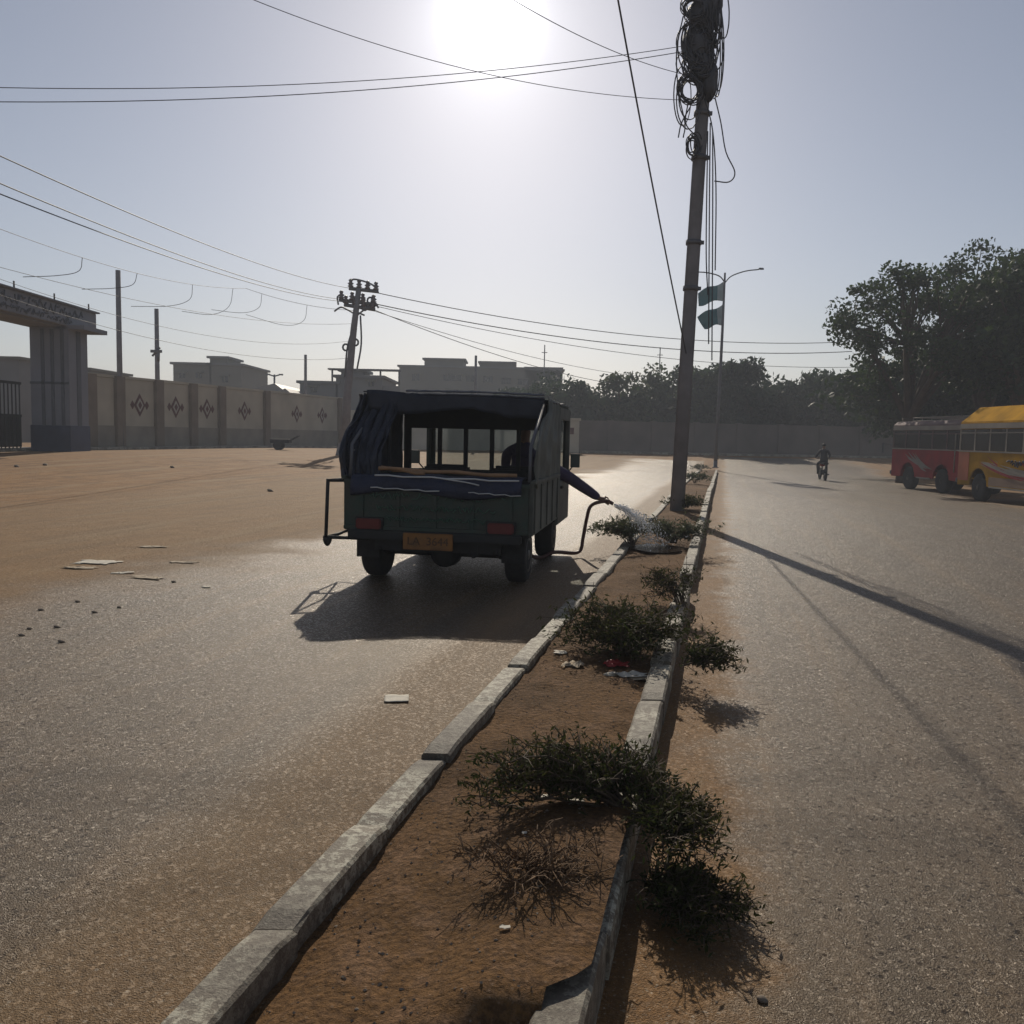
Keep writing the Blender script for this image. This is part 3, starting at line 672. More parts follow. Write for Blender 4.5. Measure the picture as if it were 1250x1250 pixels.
# poles lying across the bed: a thing that rests on the truck
T.scale.z = .962
Tm = Matrix.Translation(T.location) @ Matrix.Rotation(-HT, 4, 'Z') @ Matrix.Diagonal((1, 1, .962, 1))
def tw(p): return Tm @ Vector(p)
for i, (p0, p1, r_, lb) in enumerate((((-.55, .03, 1.115), (.74, .06, 1.075), .017, 'upper brown bamboo pole lying across the back of the pickup bed'), ((-.55, .10, 1.12), (-.10, -.02, 1.075), .016, 'short bamboo pole crossing the longer one on the pickup tailgate'))):
    b = MB(); n_ = 14; pts = [Vector(p0).lerp(Vector(p1), k / n_) + Vector((0, 0, .006 * math.sin(k))) for k in range(n_ + 1)]
    b.tube([tw(p) for p in pts], [r_ * (1.15 if k % 4 == 0 else 1) for k in range(n_ + 1)], 8); tag(b.build('bamboo_pole', M['bamboo']), lb, 'pole', 'bamboo poles on the pickup')
# water tank inside the bed, low and dark behind the tailgate
b = MB(); b.box(tw((.0, 1.25, .74)), (1.1, .8, .38), rz=-HT); tk = b.build('water_tank', M['bluetarp'], None, .05); tag(tk, 'dark blue water tank standing low in the pickup bed', 'tank')

# the driver, right arm out of the window with the hose
def driver():
    hx, hy = .44, 2.30
    hand_t = Tm.inverted() @ at(741, 612, tw((.9, 2.45, 0)).y)
    sh = Vector((hx + .20, hy + .02, 1.14)); el = Vector((.95, 2.47, .965)); wr = hand_t + Vector((-.085, 0, .03))
    V = [(hx, hy, .92), (hx, hy, 1.08), (hx, hy, 1.22), (hx, hy, 1.33), (hx, hy + .02, 1.38), (hx, hy + .03, 1.46), (hx, hy + .04, 1.56),
         sh, el, sh.lerp(el, .5), wr, el.lerp(wr, .5), (hx - .20, hy, 1.24), (hx - .24, hy + .16, 1.05), (hx - .08, hy + .40, 1.06),
         (hx + .10, hy + .05, .90), (hx + .13, hy + .42, .90), (hx + .13, hy + .5, .50), (hx - .10, hy + .05, .90), (hx - .13, hy + .42, .90), (hx - .13, hy + .5, .50)]
    E = [(0, 1), (1, 2), (2, 3), (3, 4), (4, 5), (5, 6), (3, 7), (7, 9), (9, 8), (8, 11), (11, 10), (3, 12), (12, 13), (13, 14), (0, 15), (15, 16), (16, 17), (0, 18), (18, 19), (19, 20)]
    Rr = [(.15, .11), (.15, .11), (.16, .11), (.11, .09), .055, .075, .085, .095, .078, .088, .052, .07, .07, .055, .04, .09, .075, .05, .09, .075, .05]
    p = empty('person', T.location, 'driver in a purple shirt leaning an arm out of the pickup window to spray water', 'person', rz=-HT); p.scale.z = .962
    def paint(c): return 1 if c.z > 1.375 and abs(c.x - hx) < .15 else 0
    figure('body', V, E, Rr, None, p, 2, [M['purple'], M['skin']], paint)
    # hand: palm and five fingers closed round the hose end
    d = (hand_t - wr).normalized()
    sv = d.cross(Vector((0, 0, 1))).normalized(); up = sv.cross(d).normalized()
    V = [wr - d * .06, wr + d * .05, wr + d * .085]; E = [(0, 1), (1, 2)]; Rr = [.034, (.044, .028), (.044, .026)]
    for k in range(4):
        o = (k - 1.5) * .018; L_ = (.9, 1.0, .95, .75)[k]; base = wr + d * .09 + up * o * .9
        i0 = len(V); V += [base, base + d * .028 * L_ + sv * .012, base + d * .034 * L_ + sv * .036, base + d * .008 + sv * .045]; E += [(2, i0), (i0, i0 + 1), (i0 + 1, i0 + 2), (i0 + 2, i0 + 3)]; Rr += [.0125, .0115, .011, .0095]
    i0 = len(V); V += [wr + d * .05 + up * .036, wr + d * .078 + up * .048 + sv * .02, wr + d * .095 + up * .035 + sv * .035]; E += [(1, i0), (i0, i0 + 1), (i0 + 1, i0 + 2)]; Rr += [.012, .0105, .009]
    figure('hand', V, E, Rr, M['skin'], p, 2)
    hb = MB(); c = Vector((hx, hy + .03, 1.56)); 
    hb.grid(lambda u, v: c + Vector((.088 * math.cos(2 * math.pi * u) * math.sin(v * 1.75), .105 * math.sin(2 * math.pi * u) * math.sin(v * 1.75) - .015, .075 + .11 * math.cos(v * 1.75) - .04)), 20, 10); hb.build('hair', M['hair'], p)
    return tw(wr + d * .1 + sv * .02), Tm.to_3x3() @ d
hp, hd = driver()
g0 = G(704, 683)
b = MB(); ctrl = [hp + hd * .07, hp - hd * .02 + Vector((0, 0, -.0)), at(722, 617, hp.y), at(716, 634, hp.y), at(712, 655, hp.y), at(706, 674, hp.y - .05), tw((.86, 2.05, .10)), tw((.66, 1.9, .05)), tw((.4, 1.7, .3)), tw((.3, 1.6, .6))]
b.tube(spline(ctrl, 8), .021, 8); tag(b.build('water_hose', M['hose']), 'reddish brown hose hanging from the outstretched hand beside the pickup', 'hose')
b = MB(); v0 = at(790, 645, hp.y); rnd = random.Random(3)
arc = bez(hp + hd * .08, hp + hd * .45 + Vector((0, 0, -.0)), Vector((v0.x + .1, v0.y, .18)), 24)
b.tube(arc[:12], [.010 + .0010 * i for i in range(12)], 6)
for i in range(1500):
    k = min(1, abs(rnd.gauss(.0, .55)) + .1) if rnd.random() < .5 else rnd.uniform(.1, 1); p = arc[int(k * 24)]; s_ = .03 + .18 * k
    c = p + Vector((rnd.gauss(0, s_ * .5), rnd.gauss(0, s_), rnd.gauss(0, s_ * .25))); r_ = rnd.uniform(.002, .0075)
    if c.z < .15: continue
    b.add([c + Vector(d_) * r_ for d_ in ((1, 0, 0), (0, 1, 0), (-1, 0, 0), (0, -1, 0), (0, 0, 1.6), (0, 0, -1.6))], [(0, 1, 4), (1, 2, 4), (2, 3, 4), (3, 0, 4), (1, 0, 5), (2, 1, 5), (3, 2, 5), (0, 3, 5)], 0, True)
tag(b.build('water_spray', M['drop']), kind='stuff')
# wet patch on the median where the spray lands
def puddle(cx, cy, rx_, ry_, seed, dz=.0):
    b = MB(); n_ = 40; zc = soil_z(cx, cy)
    ring = [(cx + rx_ * math.cos(a) * (1 + .28 * mno.noise(Vector((math.cos(a) * 1.6, math.sin(a) * 1.6, seed)))), cy + ry_ * math.sin(a) * (1 + .28 * mno.noise(Vector((math.cos(a) * 1.6, math.sin(a) * 1.6, seed + 5)))), zc + .007 + dz) for a in [2 * math.pi * k / n_ for k in range(n_)]]
    b.add([(cx, cy, zc + .007 + dz)] + ring, [(0, k + 1, (k + 1) % n_ + 1) for k in range(n_)], 0, True)
    tag(b.build('water', M['water']), kind='structure')
pc = G(800, 668, .15); puddle(pc.x + .02, pc.y, .30, .36, 1); pc2 = G(842, 655, .15); puddle(pc2.x - .08, pc2.y + .4, .13, .35, 4)

# ------------------------------------------------------------------ shrubs
def shrub(name, base, stems, leaf, nl, label, cat='shrub', group=None, m_=None, sm=None, lsize=None, droop=.5, twig=.16):
    root = empty(name, base, label, cat, group); sb = MB(); cen = []
    for (ang, L_, up) in stems:
        d = Vector((math.cos(ang), math.sin(ang), 0)); p0 = Vector((random.gauss(0, .03), random.gauss(0, .03), 0))
        top = p0 + d * L_ * .5 + Vector((0, 0, up * 1.3)); end = p0 + d * L_ + Vector((0, 0, up * (1 - droop)))
        pts = bez(p0, top, end, 9); pts = [p + Vector((random.gauss(0, .012), random.gauss(0, .012), random.gauss(0, .008))) * (i / 9) * 1.5 for i, p in enumerate(pts)]
        sb.tube(pts, [max(.0018, .006 * (1 - i / 10.5)) for i in range(10)], 4, cap=False)
        for k in range(2, 10):
            for _ in range(2):
                q_ = pts[k]; td = (d * random.uniform(.1, 1) + Vector((random.gauss(0, .8), random.gauss(0, .8), random.uniform(-.1, .9)))).normalized(); tl = twig * random.uniform(.4, 1.2)
                e = q_ + td * tl; mid_ = q_ + td * tl * .5 + Vector((0, 0, .01))
                sb.tube([q_, mid_, e], [.0022, .0018, .001], 3, cap=False)
                for j in range(nl):
                    f = random.uniform(.15, 1.05); cen.append(q_ + td * tl * f + Vector((random.gauss(0, leaf * .6), random.gauss(0, leaf * .6), random.gauss(0, leaf * .5))))
    sb.build('stems', sm or M['stem'], root)
    if cen:
        for c in cen: c.z = max(c.z, -.02)
        leaves_mesh('foliage', cen, lsize or leaf, m_ or M['leafS'], root, .30)
    return root
def fan(n, a0, a1, l0, l1, u0, u1): return [(R(random.uniform(a0, a1)), random.uniform(l0, l1), random.uniform(u0, u1)) for _ in range(n)]
GR = 'green shrubs planted along the median'
b0 = G(752, 985, .15); b0.z = soil_z(b0.x, b0.y)
shrub('leafy_shrub', b0, fan(24, 145, 205, .22, .56, .04, .13) + fan(12, 20, 140, .10, .24, .06, .14) + fan(10, 120, 200, .2, .5, .12, .22), .013, 6, 'wide dark leafy shrub sprawling across the median in the foreground', group=GR, twig=.11)
b1 = G(795, 1020, .10); b1.z = .17
shrub('leafy_shrub', b1, fan(18, -80, 10, .08, .20, .02, .12) + fan(18, -95, -50, .15, .36, .02, .10) + fan(8, 40, 120, .1, .2, .08, .14), .013, 6, 'dark leafy shrub hanging over the right kerb onto the road in the foreground', group=GR, droop=1.1, twig=.09)
b1b = G(812, 1082, .03); b1b.z = .03
shrub('leafy_shrub', b1b, fan(32, -95, -25, .08, .27, .02, .09), .012, 6, 'lowest shrub growing at the foot of the right kerb, nearest to us', group=GR, droop=1.0, twig=.09)
b2 = G(770, 790, .15); b2.z = soil_z(b2.x, b2.y)
shrub('leafy_shrub', b2, fan(46, 0, 360, .15, .40, .08, .30), .018, 6, 'rounded green shrub in the middle of the median above the red wrapper', group=GR)
b2b = G(846, 838, .04); b2b.z = .16
shrub('leafy_shrub', b2b, fan(16, -110, 60, .07, .20, .02, .16) + [(R(10), .26, .16)], .016, 5, 'small shrub leaning over the right kerb with a stray twig', group=GR, droop=.9, twig=.10)
b2c = G(832, 735, .15); b2c.z = soil_z(b2c.x, b2c.y)
shrub('leafy_shrub', b2c, fan(14, 60, 200, .1, .28, .12, .3), .017, 4, 'small sparse sprig rising over the right kerb behind the rounded shrub', group=GR)
b3 = G(772, 664, .15); b3.z = .14
shrub('leafy_shrub', b3, fan(26, 60, 230, .2, .5, .14, .36), .026, 4, 'dusty shrub being watered beside the wet patch', group=GR, m_=M['leafC'])
b4 = G(822, 662, .15); b4.z = .14
shrub('leafy_shrub', b4, fan(34, 0, 360, .2, .6, .12, .30), .026, 4, 'broad dusty shrub on the median at the wet patch, right of the watered one', group=GR, m_=M['leafC'])
b5 = G(835, 620, .15); b5.z = .15
shrub('leafy_shrub', b5, fan(24, 0, 360, .2, .5, .08, .22), .028, 4, 'low dark shrub crowding the foot of the big leaning pole', group=GR)
for k, (px, py, lb) in enumerate(((848, 590, 'small tuft of weeds on the median just beyond the big pole'), (856, 574, 'tiny far tuft on the median near its end'))):
    g_ = G(px, py, .15); shrub('weed_tuft', g_, fan(10, 0, 360, .2, .5, .1, .35), .045, 3, lb, 'weeds', 'weeds at the far end of the median', m_=M['leafC'])
bd = G(650, 1085, .15); bd.z = soil_z(bd.x, bd.y) - .01
shrub('dry_shrub', bd, fan(17, 0, 360, .05, .19, .02, .07), .006, 3, 'withered brown twiggy plant flattened on the bare soil in the foreground', 'dead shrub', m_=M['dry'], sm=M['dry'], lsize=.006, twig=.07)

# ------------------------------------------------------------------ litter and stones
def scrap(name, px, py, w, d, m_, label, cat='litter', group=None, z=None, ang=0, med=False):
    p = G(px, py, .14 if med else 0); z = soil_z(p.x, p.y) if med else zg(p.x, p.y)
    b = MB(); sd_ = random.random() * 50
    am = .035 if name in ('red_wrapper', 'crumpled_paper', 'plastic_scrap') else .012; am *= min(1, w * 7); fq = 9 if am > .02 else 3
    def f(u, v):
        jx = mno.noise(Vector((u * 3, v * 3, sd_))) * .28; jy = mno.noise(Vector((u * 3, v * 3, sd_ + 9))) * .28
        if name == 'paper_sheet': jx *= .25; jy *= .25
        return ((u - .5 + jx) * w, (v - .5 + jy) * d, .003 + am * abs(mno.noise(Vector((u * w * fq * 4, v * d * fq * 4, sd_)))))
    b.grid(f, 10, 10, thick=.0012)
    return tag(b.build(name, m_, None, 0, (p.x, p.y, z + .004), ang), label, cat, group)
scrap('paper_sheet', 484, 854, .125, .12, M['litter'], 'single pale sheet of paper lying on the open road left of the kerb', 'paper', ang=.1)
LG = 'litter on the median by the rounded shrub'
scrap('crumpled_paper', 699, 809, .12, .12, M['card'], 'crumpled tan paper on the soil left of the red wrapper', 'litter', LG, med=True)
scrap('red_wrapper', 753, 808, .13, .10, M['redlit'], 'crumpled red wrapper lying on the median', 'litter', LG, med=True)
scrap('plastic_scrap', 765, 820, .22, .07, M['litter'], 'long pale plastic scrap just below the red wrapper', 'litter', LG, med=True)
scrap('plastic_scrap', 783, 822, .09, .06, M['card'], 'small tan scrap at the right end of the long pale one', 'litter', LG, med=True)
scrap('paper_scrap', 684, 794, .07, .07, M['litter'], 'small pale scrap near the left kerb beside the rounded shrub', 'litter', LG, med=True)
scrap('paper_scrap', 666, 967, .035, .035, M['litter'], 'white scrap caught in the left half of the wide foreground shrub', 'litter', None, med=True)
scrap('paper_scrap', 704, 974, .05, .035, M['litter'], 'pale scrap under the middle of the wide foreground shrub', 'litter', None, med=True)
scrap('paper_scrap', 616, 1154, .026, .016, M['litter'], 'tiny white scrap on bare soil below the withered plant', 'litter', None, med=True)
scrap('paper_scrap', 640, 1029, .014, .014, M['litter'], 'tiny white speck on the soil above the withered plant', 'litter', None, med=True)
scrap('paper_scrap', 252, 717, .07, .07, M['litter'], 'bright white scrap alone on the dusty left roadside', 'litter', None)
LL = 'sheets of trampled litter on the dirt left of the pickup'
for (px, py, w, d, mm, lb) in ((118, 687, .42, .25, 'litter', 'pale torn sheet in the middle of the trampled litter'), (98, 694, .28, .12, 'card', 'tan strip left of the pale torn sheet'), (185, 668, .28, .14, 'card', 'tan scrap at the far edge of the trampled litter'), (222, 687, .3, .10, 'card', 'long tan strip at the right end of the trampled litter'), (180, 706, .34, .15, 'card', 'flat tan piece nearest to us in the trampled litter'), (150, 700, .2, .08, 'litter', 'narrow pale scrap between the torn sheet and nearest tan piece')):
    scrap('flattened_litter', px, py, w, d, M[mm], lb, 'litter', LL, ang=random.uniform(-.4, .4))
rk = [(115, 748), (36, 768), (26, 776), (75, 784), (212, 711), (70, 766), (146, 742), (930, 1221), (50, 745), (95, 735), (330, 600), (210, 571), (20, 570), (55, 568)]
for i, (px, py) in enumerate(rk):
    p = G(px, py); s_ = .026 if py > 640 else .08
    if px == 930: s_ = .018
    b = MB(); b.lathe((0, 0, 0), (.3, .2, 1), [(-.2 * s_, .5 * s_), (.1 * s_, .95 * s_), (.4 * s_, .8 * s_), (.7 * s_, .3 * s_)], 7)
    b.v = [tuple(Vector(v) * (1 + .35 * mno.noise(Vector(v) * 30 / max(s_ * 20, 1) + Vector((i * 7, 0, 0))))) for v in b.v]
    tag(b.build('stone', M['stone'], None, 0, p), 'loose stone or clod on the dusty ground', 'stone', 'loose stones on the ground')
# pebbles in the median
b = MB(); rnd = random.Random(9)
for _ in range(1500):
    y = 1.4 + 13 * rnd.random() ** 2; x = xL(y) + .13 + rnd.random() * (xR(y) - xL(y) - .26); r_ = rnd.uniform(.002, .0055); c = Vector((x, y, soil_z(x, y) + r_ * .3)); e = [r_ * rnd.uniform(.6, 1.4) for _ in range(6)]
    b.add([c + Vector((e[0], 0, 0)), c + Vector((0, e[1], 0)), c - Vector((e[2], 0, 0)), c - Vector((0, e[3], 0)), c + Vector((0, 0, e[4] * .7)), c - Vector((0, 0, e[5]))], [(0, 1, 4), (1, 2, 4), (2, 3, 4), (3, 0, 4), (1, 0, 5), (2, 1, 5), (3, 2, 5), (0, 3, 5)])
tag(b.build('gravel', M['stone']), kind='stuff')

# ------------------------------------------------------------------ main leaning pole in the median
PB = G(826, 622, .14); PY = PB.y
ptop = at(868, -40, PY)
P0 = empty('utility_pole', PB, 'tall leaning pole in the median wrapped with coiled cables near its top', 'utility pole')
ax = ptop - PB
def pp(t_): return ax * t_
b = MB(); b.tube([pp(-.01), pp(.3), pp(.6), pp(1.02)], [.125, .115, .11, .10], 12); 
for s_ in (-1, 1):
    b.tube([pp(-.01) + Vector((s_ * .11, -.04, 0)), pp(1) + Vector((s_ * .085, -.04, 0))], .02, 4)
b.build('shaft', M['concrete'], P0)
b = MB()
for t_ in (.42, .505, .66, .74, .86):
    b = MB(); c = pp(t_); b.lathe(c, ax, [(-.04, .11), (-.04, .135), (.04, .135), (.04, .11)], 14); b.box(c + Vector((.145, -.02, 0)), (.06, .05, .06)); b.build('clamp_band', M['steel'], P0)
def rel(px, py, dy=0): return at(px, py, PY + dy) - PB
b = MB(); rnd = random.Random(4)
def coil(cx, cy, rx_, ry_, n, dy, j=4):
    for k in range(n):
        a0 = rnd.random() * 6; ox, oy = rnd.gauss(0, j), rnd.gauss(0, j); sx = rx_ * rnd.uniform(.75, 1.1); sy = ry_ * rnd.uniform(.75, 1.1)
        pts = [rel(cx + ox + sx * math.cos(a0 + i * .5236), cy + oy + sy * math.sin(a0 + i * .5236), dy + .12 * math.sin(i + k)) for i in range(13)]
        b.tube(spline(pts, 2), .011, 4, cap=False)
coil(842, 110, 13, 17, 11, -.2, 2); coil(846, 178, 7, 13, 7, -.2, 2); coil(846, 10, 12, 14, 12, -.2, 3); coil(853, 55, 15, 28, 30, -.15, 6); coil(872, 20, 6, 30, 12, -.15, 4); coil(852, 80, 14, 18, 16, -.15, 5); coil(836, 120, 14, 36, 3, -.1, 3); coil(876, 60, 8, 55, 3, -.1, 2)
b.build('cable_coils', M['cable'], P0)
b = MB()                                                   # lump of packed cable
for (px, py, w, h_) in ((858, 18, 17, 22), (852, 55, 18, 24), (857, 82, 14, 16), (866, 5, 15, 16), (866, 100, 9, 22)):
    c = rel(px, py, -.06); k_ = PY / F
    b.grid(lambda u, v: c + Vector((w * k_ * math.cos(2 * math.pi * u) * math.sin(math.pi * v), .2 * math.sin(2 * math.pi * u) * math.sin(math.pi * v), h_ * k_ * math.cos(math.pi * v))) * (1 + .25 * mno.noise(Vector((math.cos(2 * math.pi * u) * 2 + px, math.sin(2 * math.pi * u) * 2, v * 5)))), 20, 14)
b.build('cable_bundle', M['cable'], P0)
b = MB()
for pl in ([(873, 120), (880, 150), (886, 185), (897, 210), (890, 222), (872, 221)], [(867, 150), (866, 250), (865, 420)], [(870, 160), (870, 260), (869, 440)], [(864, 160), (862, 300), (864, 360)], [(860, 120), (870, 160), (874, 230), (873, 330)], [(834, 20), (826, 60), (828, 110), (836, 150), (834, 168)], [(840, 125), (837, 150), (848, 165)], [(843, 130), (832, 150), (828, 168)]):
    b.tube(spline([rel(x, y, -.15) for x, y in pl], 5), .011, 4, cap=False)
b.build('hanging_wires', M['cable'], P0)

# ------------------------------------------------------------------ street lamp with flags
LB = G(873, 571, .14); LY = LB.y; top = at(885, 333, LY)
L0 = empty('street_lamp', LB, 'double armed street lamp on the median beyond the leaning pole', 'street lamp')
def lr(px, py, dy=0): return at(px, py, LY + dy) - LB
b = MB(); b.tube([(0, 0, 0), lr(878, 480), lr(882, 400), top - LB], [.11, .09, .075, .055], 10); b.lathe((0, 0, 0), (0, 0, 1), [(0, .2), (.04, .2), (.06, .12), (.4, .12)], 10); b.build('column', M['steel'], L0)
for s_, pl in ((1, [(885, 345), (893, 337), (910, 331), (926, 329)]), (-1, [(885, 345), (878, 337), (864, 333), (852, 332)])):
    b = MB(); b.tube(spline([lr(*p) for p in pl], 5), .035, 6); arm = b.build('arm', M['steel'], L0)
    c = lr(929 if s_ > 0 else 849, 328 if s_ > 0 else 332); b = MB(); b.box(c, (.34, .16, .10), mi=0, taper=.7); b.build('lamp_head', M['steel'], arm, .02)
def flag(px0, py0, pts, label):
    b = MB(); (ax_, ay_), (bx_, by_), (cx_, cy_), (dx_, dy_) = pts
    def f(u, v):
        x = (ax_ * (1 - u) + bx_ * u) * (1 - v) + (dx_ * (1 - u) + cx_ * u) * v; y = (ay_ * (1 - u) + by_ * u) * (1 - v) + (dy_ * (1 - u) + cy_ * u) * v
        return at(x, y + 1.6 * math.sin(u * 7 + v * 2), LY + .18 * math.sin(u * 8 + v * 1.5) * u)
    b.grid(f, 24, 10, thick=.006)
    for i, poly in enumerate(b.f[:240]): b.mi[i] = 1 if i // 10 < 6 else 0
    return tag(b.build('flag', [M['flagg'], M['flagw']]), label, 'flag', 'flags on the street lamp')
flag(0, 0, [(884, 343), (852, 357), (853, 373), (883, 366)], 'upper green and white flag flying from the street lamp')
flag(0, 0, [(883, 371), (851, 386), (860, 401), (882, 396)], 'lower green and white flag flying from the street lamp')

# ------------------------------------------------------------------ far left utility pole
UB = Vector((at(420, 500, 44).x, 44, 0)); UB.z = zg(UB.x, UB.y); UY = 44; U0 = empty('utility_pole', UB, 'leaning utility pole with crossarms and insulators by the far end of the left wall', 'utility pole')
def ur(px, py, dy=0): return at(px, py, UY + dy) - UB
b = MB(); b.tube([(0, 0, -.1), ur(424, 480), ur(432, 400), ur(438, 352)], [.26, .20, .16, .13], 8); b.box((0.05, 0, .3), (.8, .7, .6), taper=.7); b.build('shaft', M['concrete'], U0)
for pl in ([(426, 352), (462, 356)], [(414, 366), (460, 372)], [(420, 372), (458, 378)]):
    b = MB(); b.tube([ur(*pl[0]), ur(*pl[1])], .09, 4); ca = b.build('crossarm', M['steel'], U0)
    for k in range(4):
        x = pl[0][0] + (pl[1][0] - pl[0][0]) * (k + .2) / 3.5; y = pl[0][1] + (pl[1][1] - pl[0][1]) * (k + .2) / 3.5; b = MB(); b.lathe(ur(x, y - 1), (0, 0, 1), [(0, .06), (.08, .16), (.13, .08), (.2, .16), (.27, .07), (.36, .11), (.42, .04)], 8); b.build('insulator', M['insul'], ca)
b = MB()
for pl in ([(436, 385), (424, 378), (416, 375), (408, 380)], [(436, 385), (450, 374), (458, 370), (462, 376)], [(438, 382), (445, 385)], [(427, 345), (432, 341), (446, 344), (458, 350), (462, 358)], [(413, 372), (412, 362), (420, 360)], [(434, 385), (431, 400), (424, 425), (421, 460)], [(440, 385), (441, 420), (436, 450)]):
    b.tube(spline([ur(*p) for p in pl], 4), .045, 5)
b.build('bracket_wires', M['steel'], U0)
b = MB()
for (px, py) in ((434, 418), (422, 424), (445, 375), (428, 370), (452, 367)): b = MB(); b.tube([ur(px + 3.5 * math.cos(a), py + 4 * math.sin(a)) for a in [i * math.pi / 5 for i in range(11)]], .05, 5, cap=False); b.build('cable_loop', M['cable'], U0)

# ------------------------------------------------------------------ overhead cables
def cable(p0, p1, sag, label, r=.017, mid=None, grp='overhead cables'):
    a = at(*p0); c = at(*p1); m0 = (a + c) / 2 - Vector((0, 0, sag * 2)); b = MB(); b.tube(bez(a, m0, c, 24), r * .72, 5, cap=False)
    return tag(b.build('overhead_cable', M['cable']), label, 'cable', grp)
YP = PY
cable((-40, 172, 15), (428, 352, 44), .35, 'upper cable running from the left edge to the far left utility pole')
cable((-40, 207, 15), (414, 365, 44), .35, 'middle cable from the left edge to the far left utility pole')
cable((-40, 221, 15), (418, 368, 44), .35, 'lowest of the three cables from the left edge to the far left utility pole')
cable((-40, 106, 13), (836, 56, YP), .25, 'upper of two near level cables running left from the big pole across the sun', .009)
cable((-40, 124, 13), (840, 62, YP), .25, 'lower of two near level cables running left from the big pole across the sun', .010)
cable((300, -4, 13), (830, 122, YP), .3, 'cable coming down from the top edge left of the sun to the big pole', .008)
cable((620, -4, 12), (840, 92, YP), .12, 'short cable from the top edge right of the sun to the big pole', .008)
cable((749, -30, 11), (842, 452, YP + .25), .1, 'steep cable dropping from the top edge to behind the big pole', .017)
cable((458, 357, 44), (1040, 417, 60), .9, 'topmost cable from the far left utility pole to the right trees', .03)
cable((458, 371, 44), (1040, 429, 60), .9, 'second cable from the far left utility pole to the right trees', .035)
cable((456, 373, 44), (1050, 448, 60), .9, 'third cable spreading from the far left utility pole behind the big pole', .022)
cable((456, 378, 44), (760, 470, 72), .5, 'lower sloping cable from the far left utility pole to the tree line', .028)
cable((458, 380, 44), (812, 462, 75), .6, 'thin sloping cable above the lowest one at the tree line', .022)
cable((-30, 268, 20), (300, 352, 40), .4, 'thin cable high above the left wall', .011)
cable((300, 352, 40), (434, 379, 44), .2, 'thin cable continuing above the wall to the utility pole', .014)
cable((-30, 318, 22), (431, 395, 44), .5, 'thin cable above the poles behind the left wall', .010)
cable((-30, 330, 24), (429, 416, 44), .8, 'second thin cable above the poles behind the left wall', .010)
cable((-30, 350, 24), (427, 437, 44), .7, 'lowest thin cable running above the left wall', .011)
def px_of(w_):
    v = CM.inverted() @ (Vector(w_) - Vector((0, 0, H))); return 625 + F * v.x / -v.z
def cpts(p0, p1, sag):
    a = at(*p0); c = at(*p1); return bez(a, (a + c) / 2 - Vector((0, 0, sag * 2)), c, 200)
HC = cpts((-30, 268, 20), (300, 352, 40), .4) + cpts((300, 352, 40), (434, 379, 44), .2)
for i, (p, q_, r_) in enumerate((((100, 308), (84, 334), (28, 338)), ((168, 328), (150, 350), (100, 353)), ((235, 345), (222, 372), (160, 374)), ((285, 358), (270, 384), (222, 380)), ((320, 364), (308, 382), (258, 378)), ((375, 372), (362, 400), (300, 384)))):
    a0 = min(HC, key=lambda w_: abs(px_of(w_) - p[0])); y_ = a0.y; b = MB(); b.tube(spline([a0, a0.lerp(at(*q_, y_), .6) + Vector((.12, 0, -.10)), at(*q_, y_).lerp(at(*r_, y_), .25) + Vector((0, 0, -.03)), at(*r_, y_)], 8), .010, 4, cap=False)
    tag(b.build('slack_wire', M['cable']), ('leftmost', 'second', 'third', 'fourth', 'fifth', 'rightmost')[i] + ' hooked loop of slack wire hanging above the left wall', 'wire', 'slack wires above the left wall')

# ------------------------------------------------------------------ left boundary wall
W0 = Vector((-18.9, 36.5, 0)); W1 = Vector((-11.7, 60.5, 0)); WD = (W1 - W0).normalized(); WL = (W1 - W0).length; WN = Vector((WD.y, -WD.x, 0)); WH = 3.25
wr_ = empty('boundary_wall', (W0.x, W0.y, .42), 'long pale compound wall with brown pillars and diamond motifs on the left', 'wall', rz=math.atan2(WD.y, WD.x))
b = MB(); b.box((WL / 2, 0, WH / 2 - .1), (WL, .25, WH)); b.box((WL / 2, 0, WH - .03), (WL, .34, .12)); b.build('wall_face', M['wall'], wr_)
b = MB(); b.box((WL / 2, -.14, .45), (WL, .06, 1.2)); b.build('plinth', M['walllow'], wr_)
def wall_s(px):
    d = ray(px, 520); n_ = d.x * W0.y - d.y * W0.x; den = d.y * WD.x - d.x * WD.y; return n_ / den
for px in (107, 142, 190, 232, 267, 322, 412):
    b = MB(); b.box((wall_s(px), -.10, WH / 2 - .04), (.55, .4, WH + .08)); b.build('pillar', M['pillar'], wr_, .01)
for i, px in enumerate((168, 212, 250, 296, 360, 391)):
    s0 = wall_s(px); b = MB(); k_ = .62
    for sc_, th, mi in ((1, .02, 0), (.62, .03, 1), (.34, .04, 0)):
        b.prism([(0, .85 * k_ * sc_), (.6 * k_ * sc_, 0), (0, -.85 * k_ * sc_), (-.6 * k_ * sc_, 0)], (s0, -.125, 2.02), (1, 0, 0), (0, 0, 1), (0, -th, 0), mi)
    for q_ in (-1, 1): b.prism([(0, .2), (.14, 0), (0, -.2), (-.14, 0)], (s0 + q_ * .48, -.125, 2.02), (1, 0, 0), (0, 0, 1), (0, -.02, 0), 0)
    b.build('diamond_motif', [M['motif'], M['motifw']], wr_)
# paving along the foot of the wall
b = MB(); b.grid(lambda u, v: (W0 + WD * (WL * (u * 1.35 - .35)) + WN * (.3 + 1.3 * v) + Vector((0, 0, 0))).to_tuple()[:2] + (.45,), 20, 2, thick=.2); 
b.v = [(x, y, zg(x, y) + (.10 if i < 63 else -.1)) for i, (x, y, z) in enumerate(b.v)]
tag(b.build('pavement', M['kerb']), kind='structure')

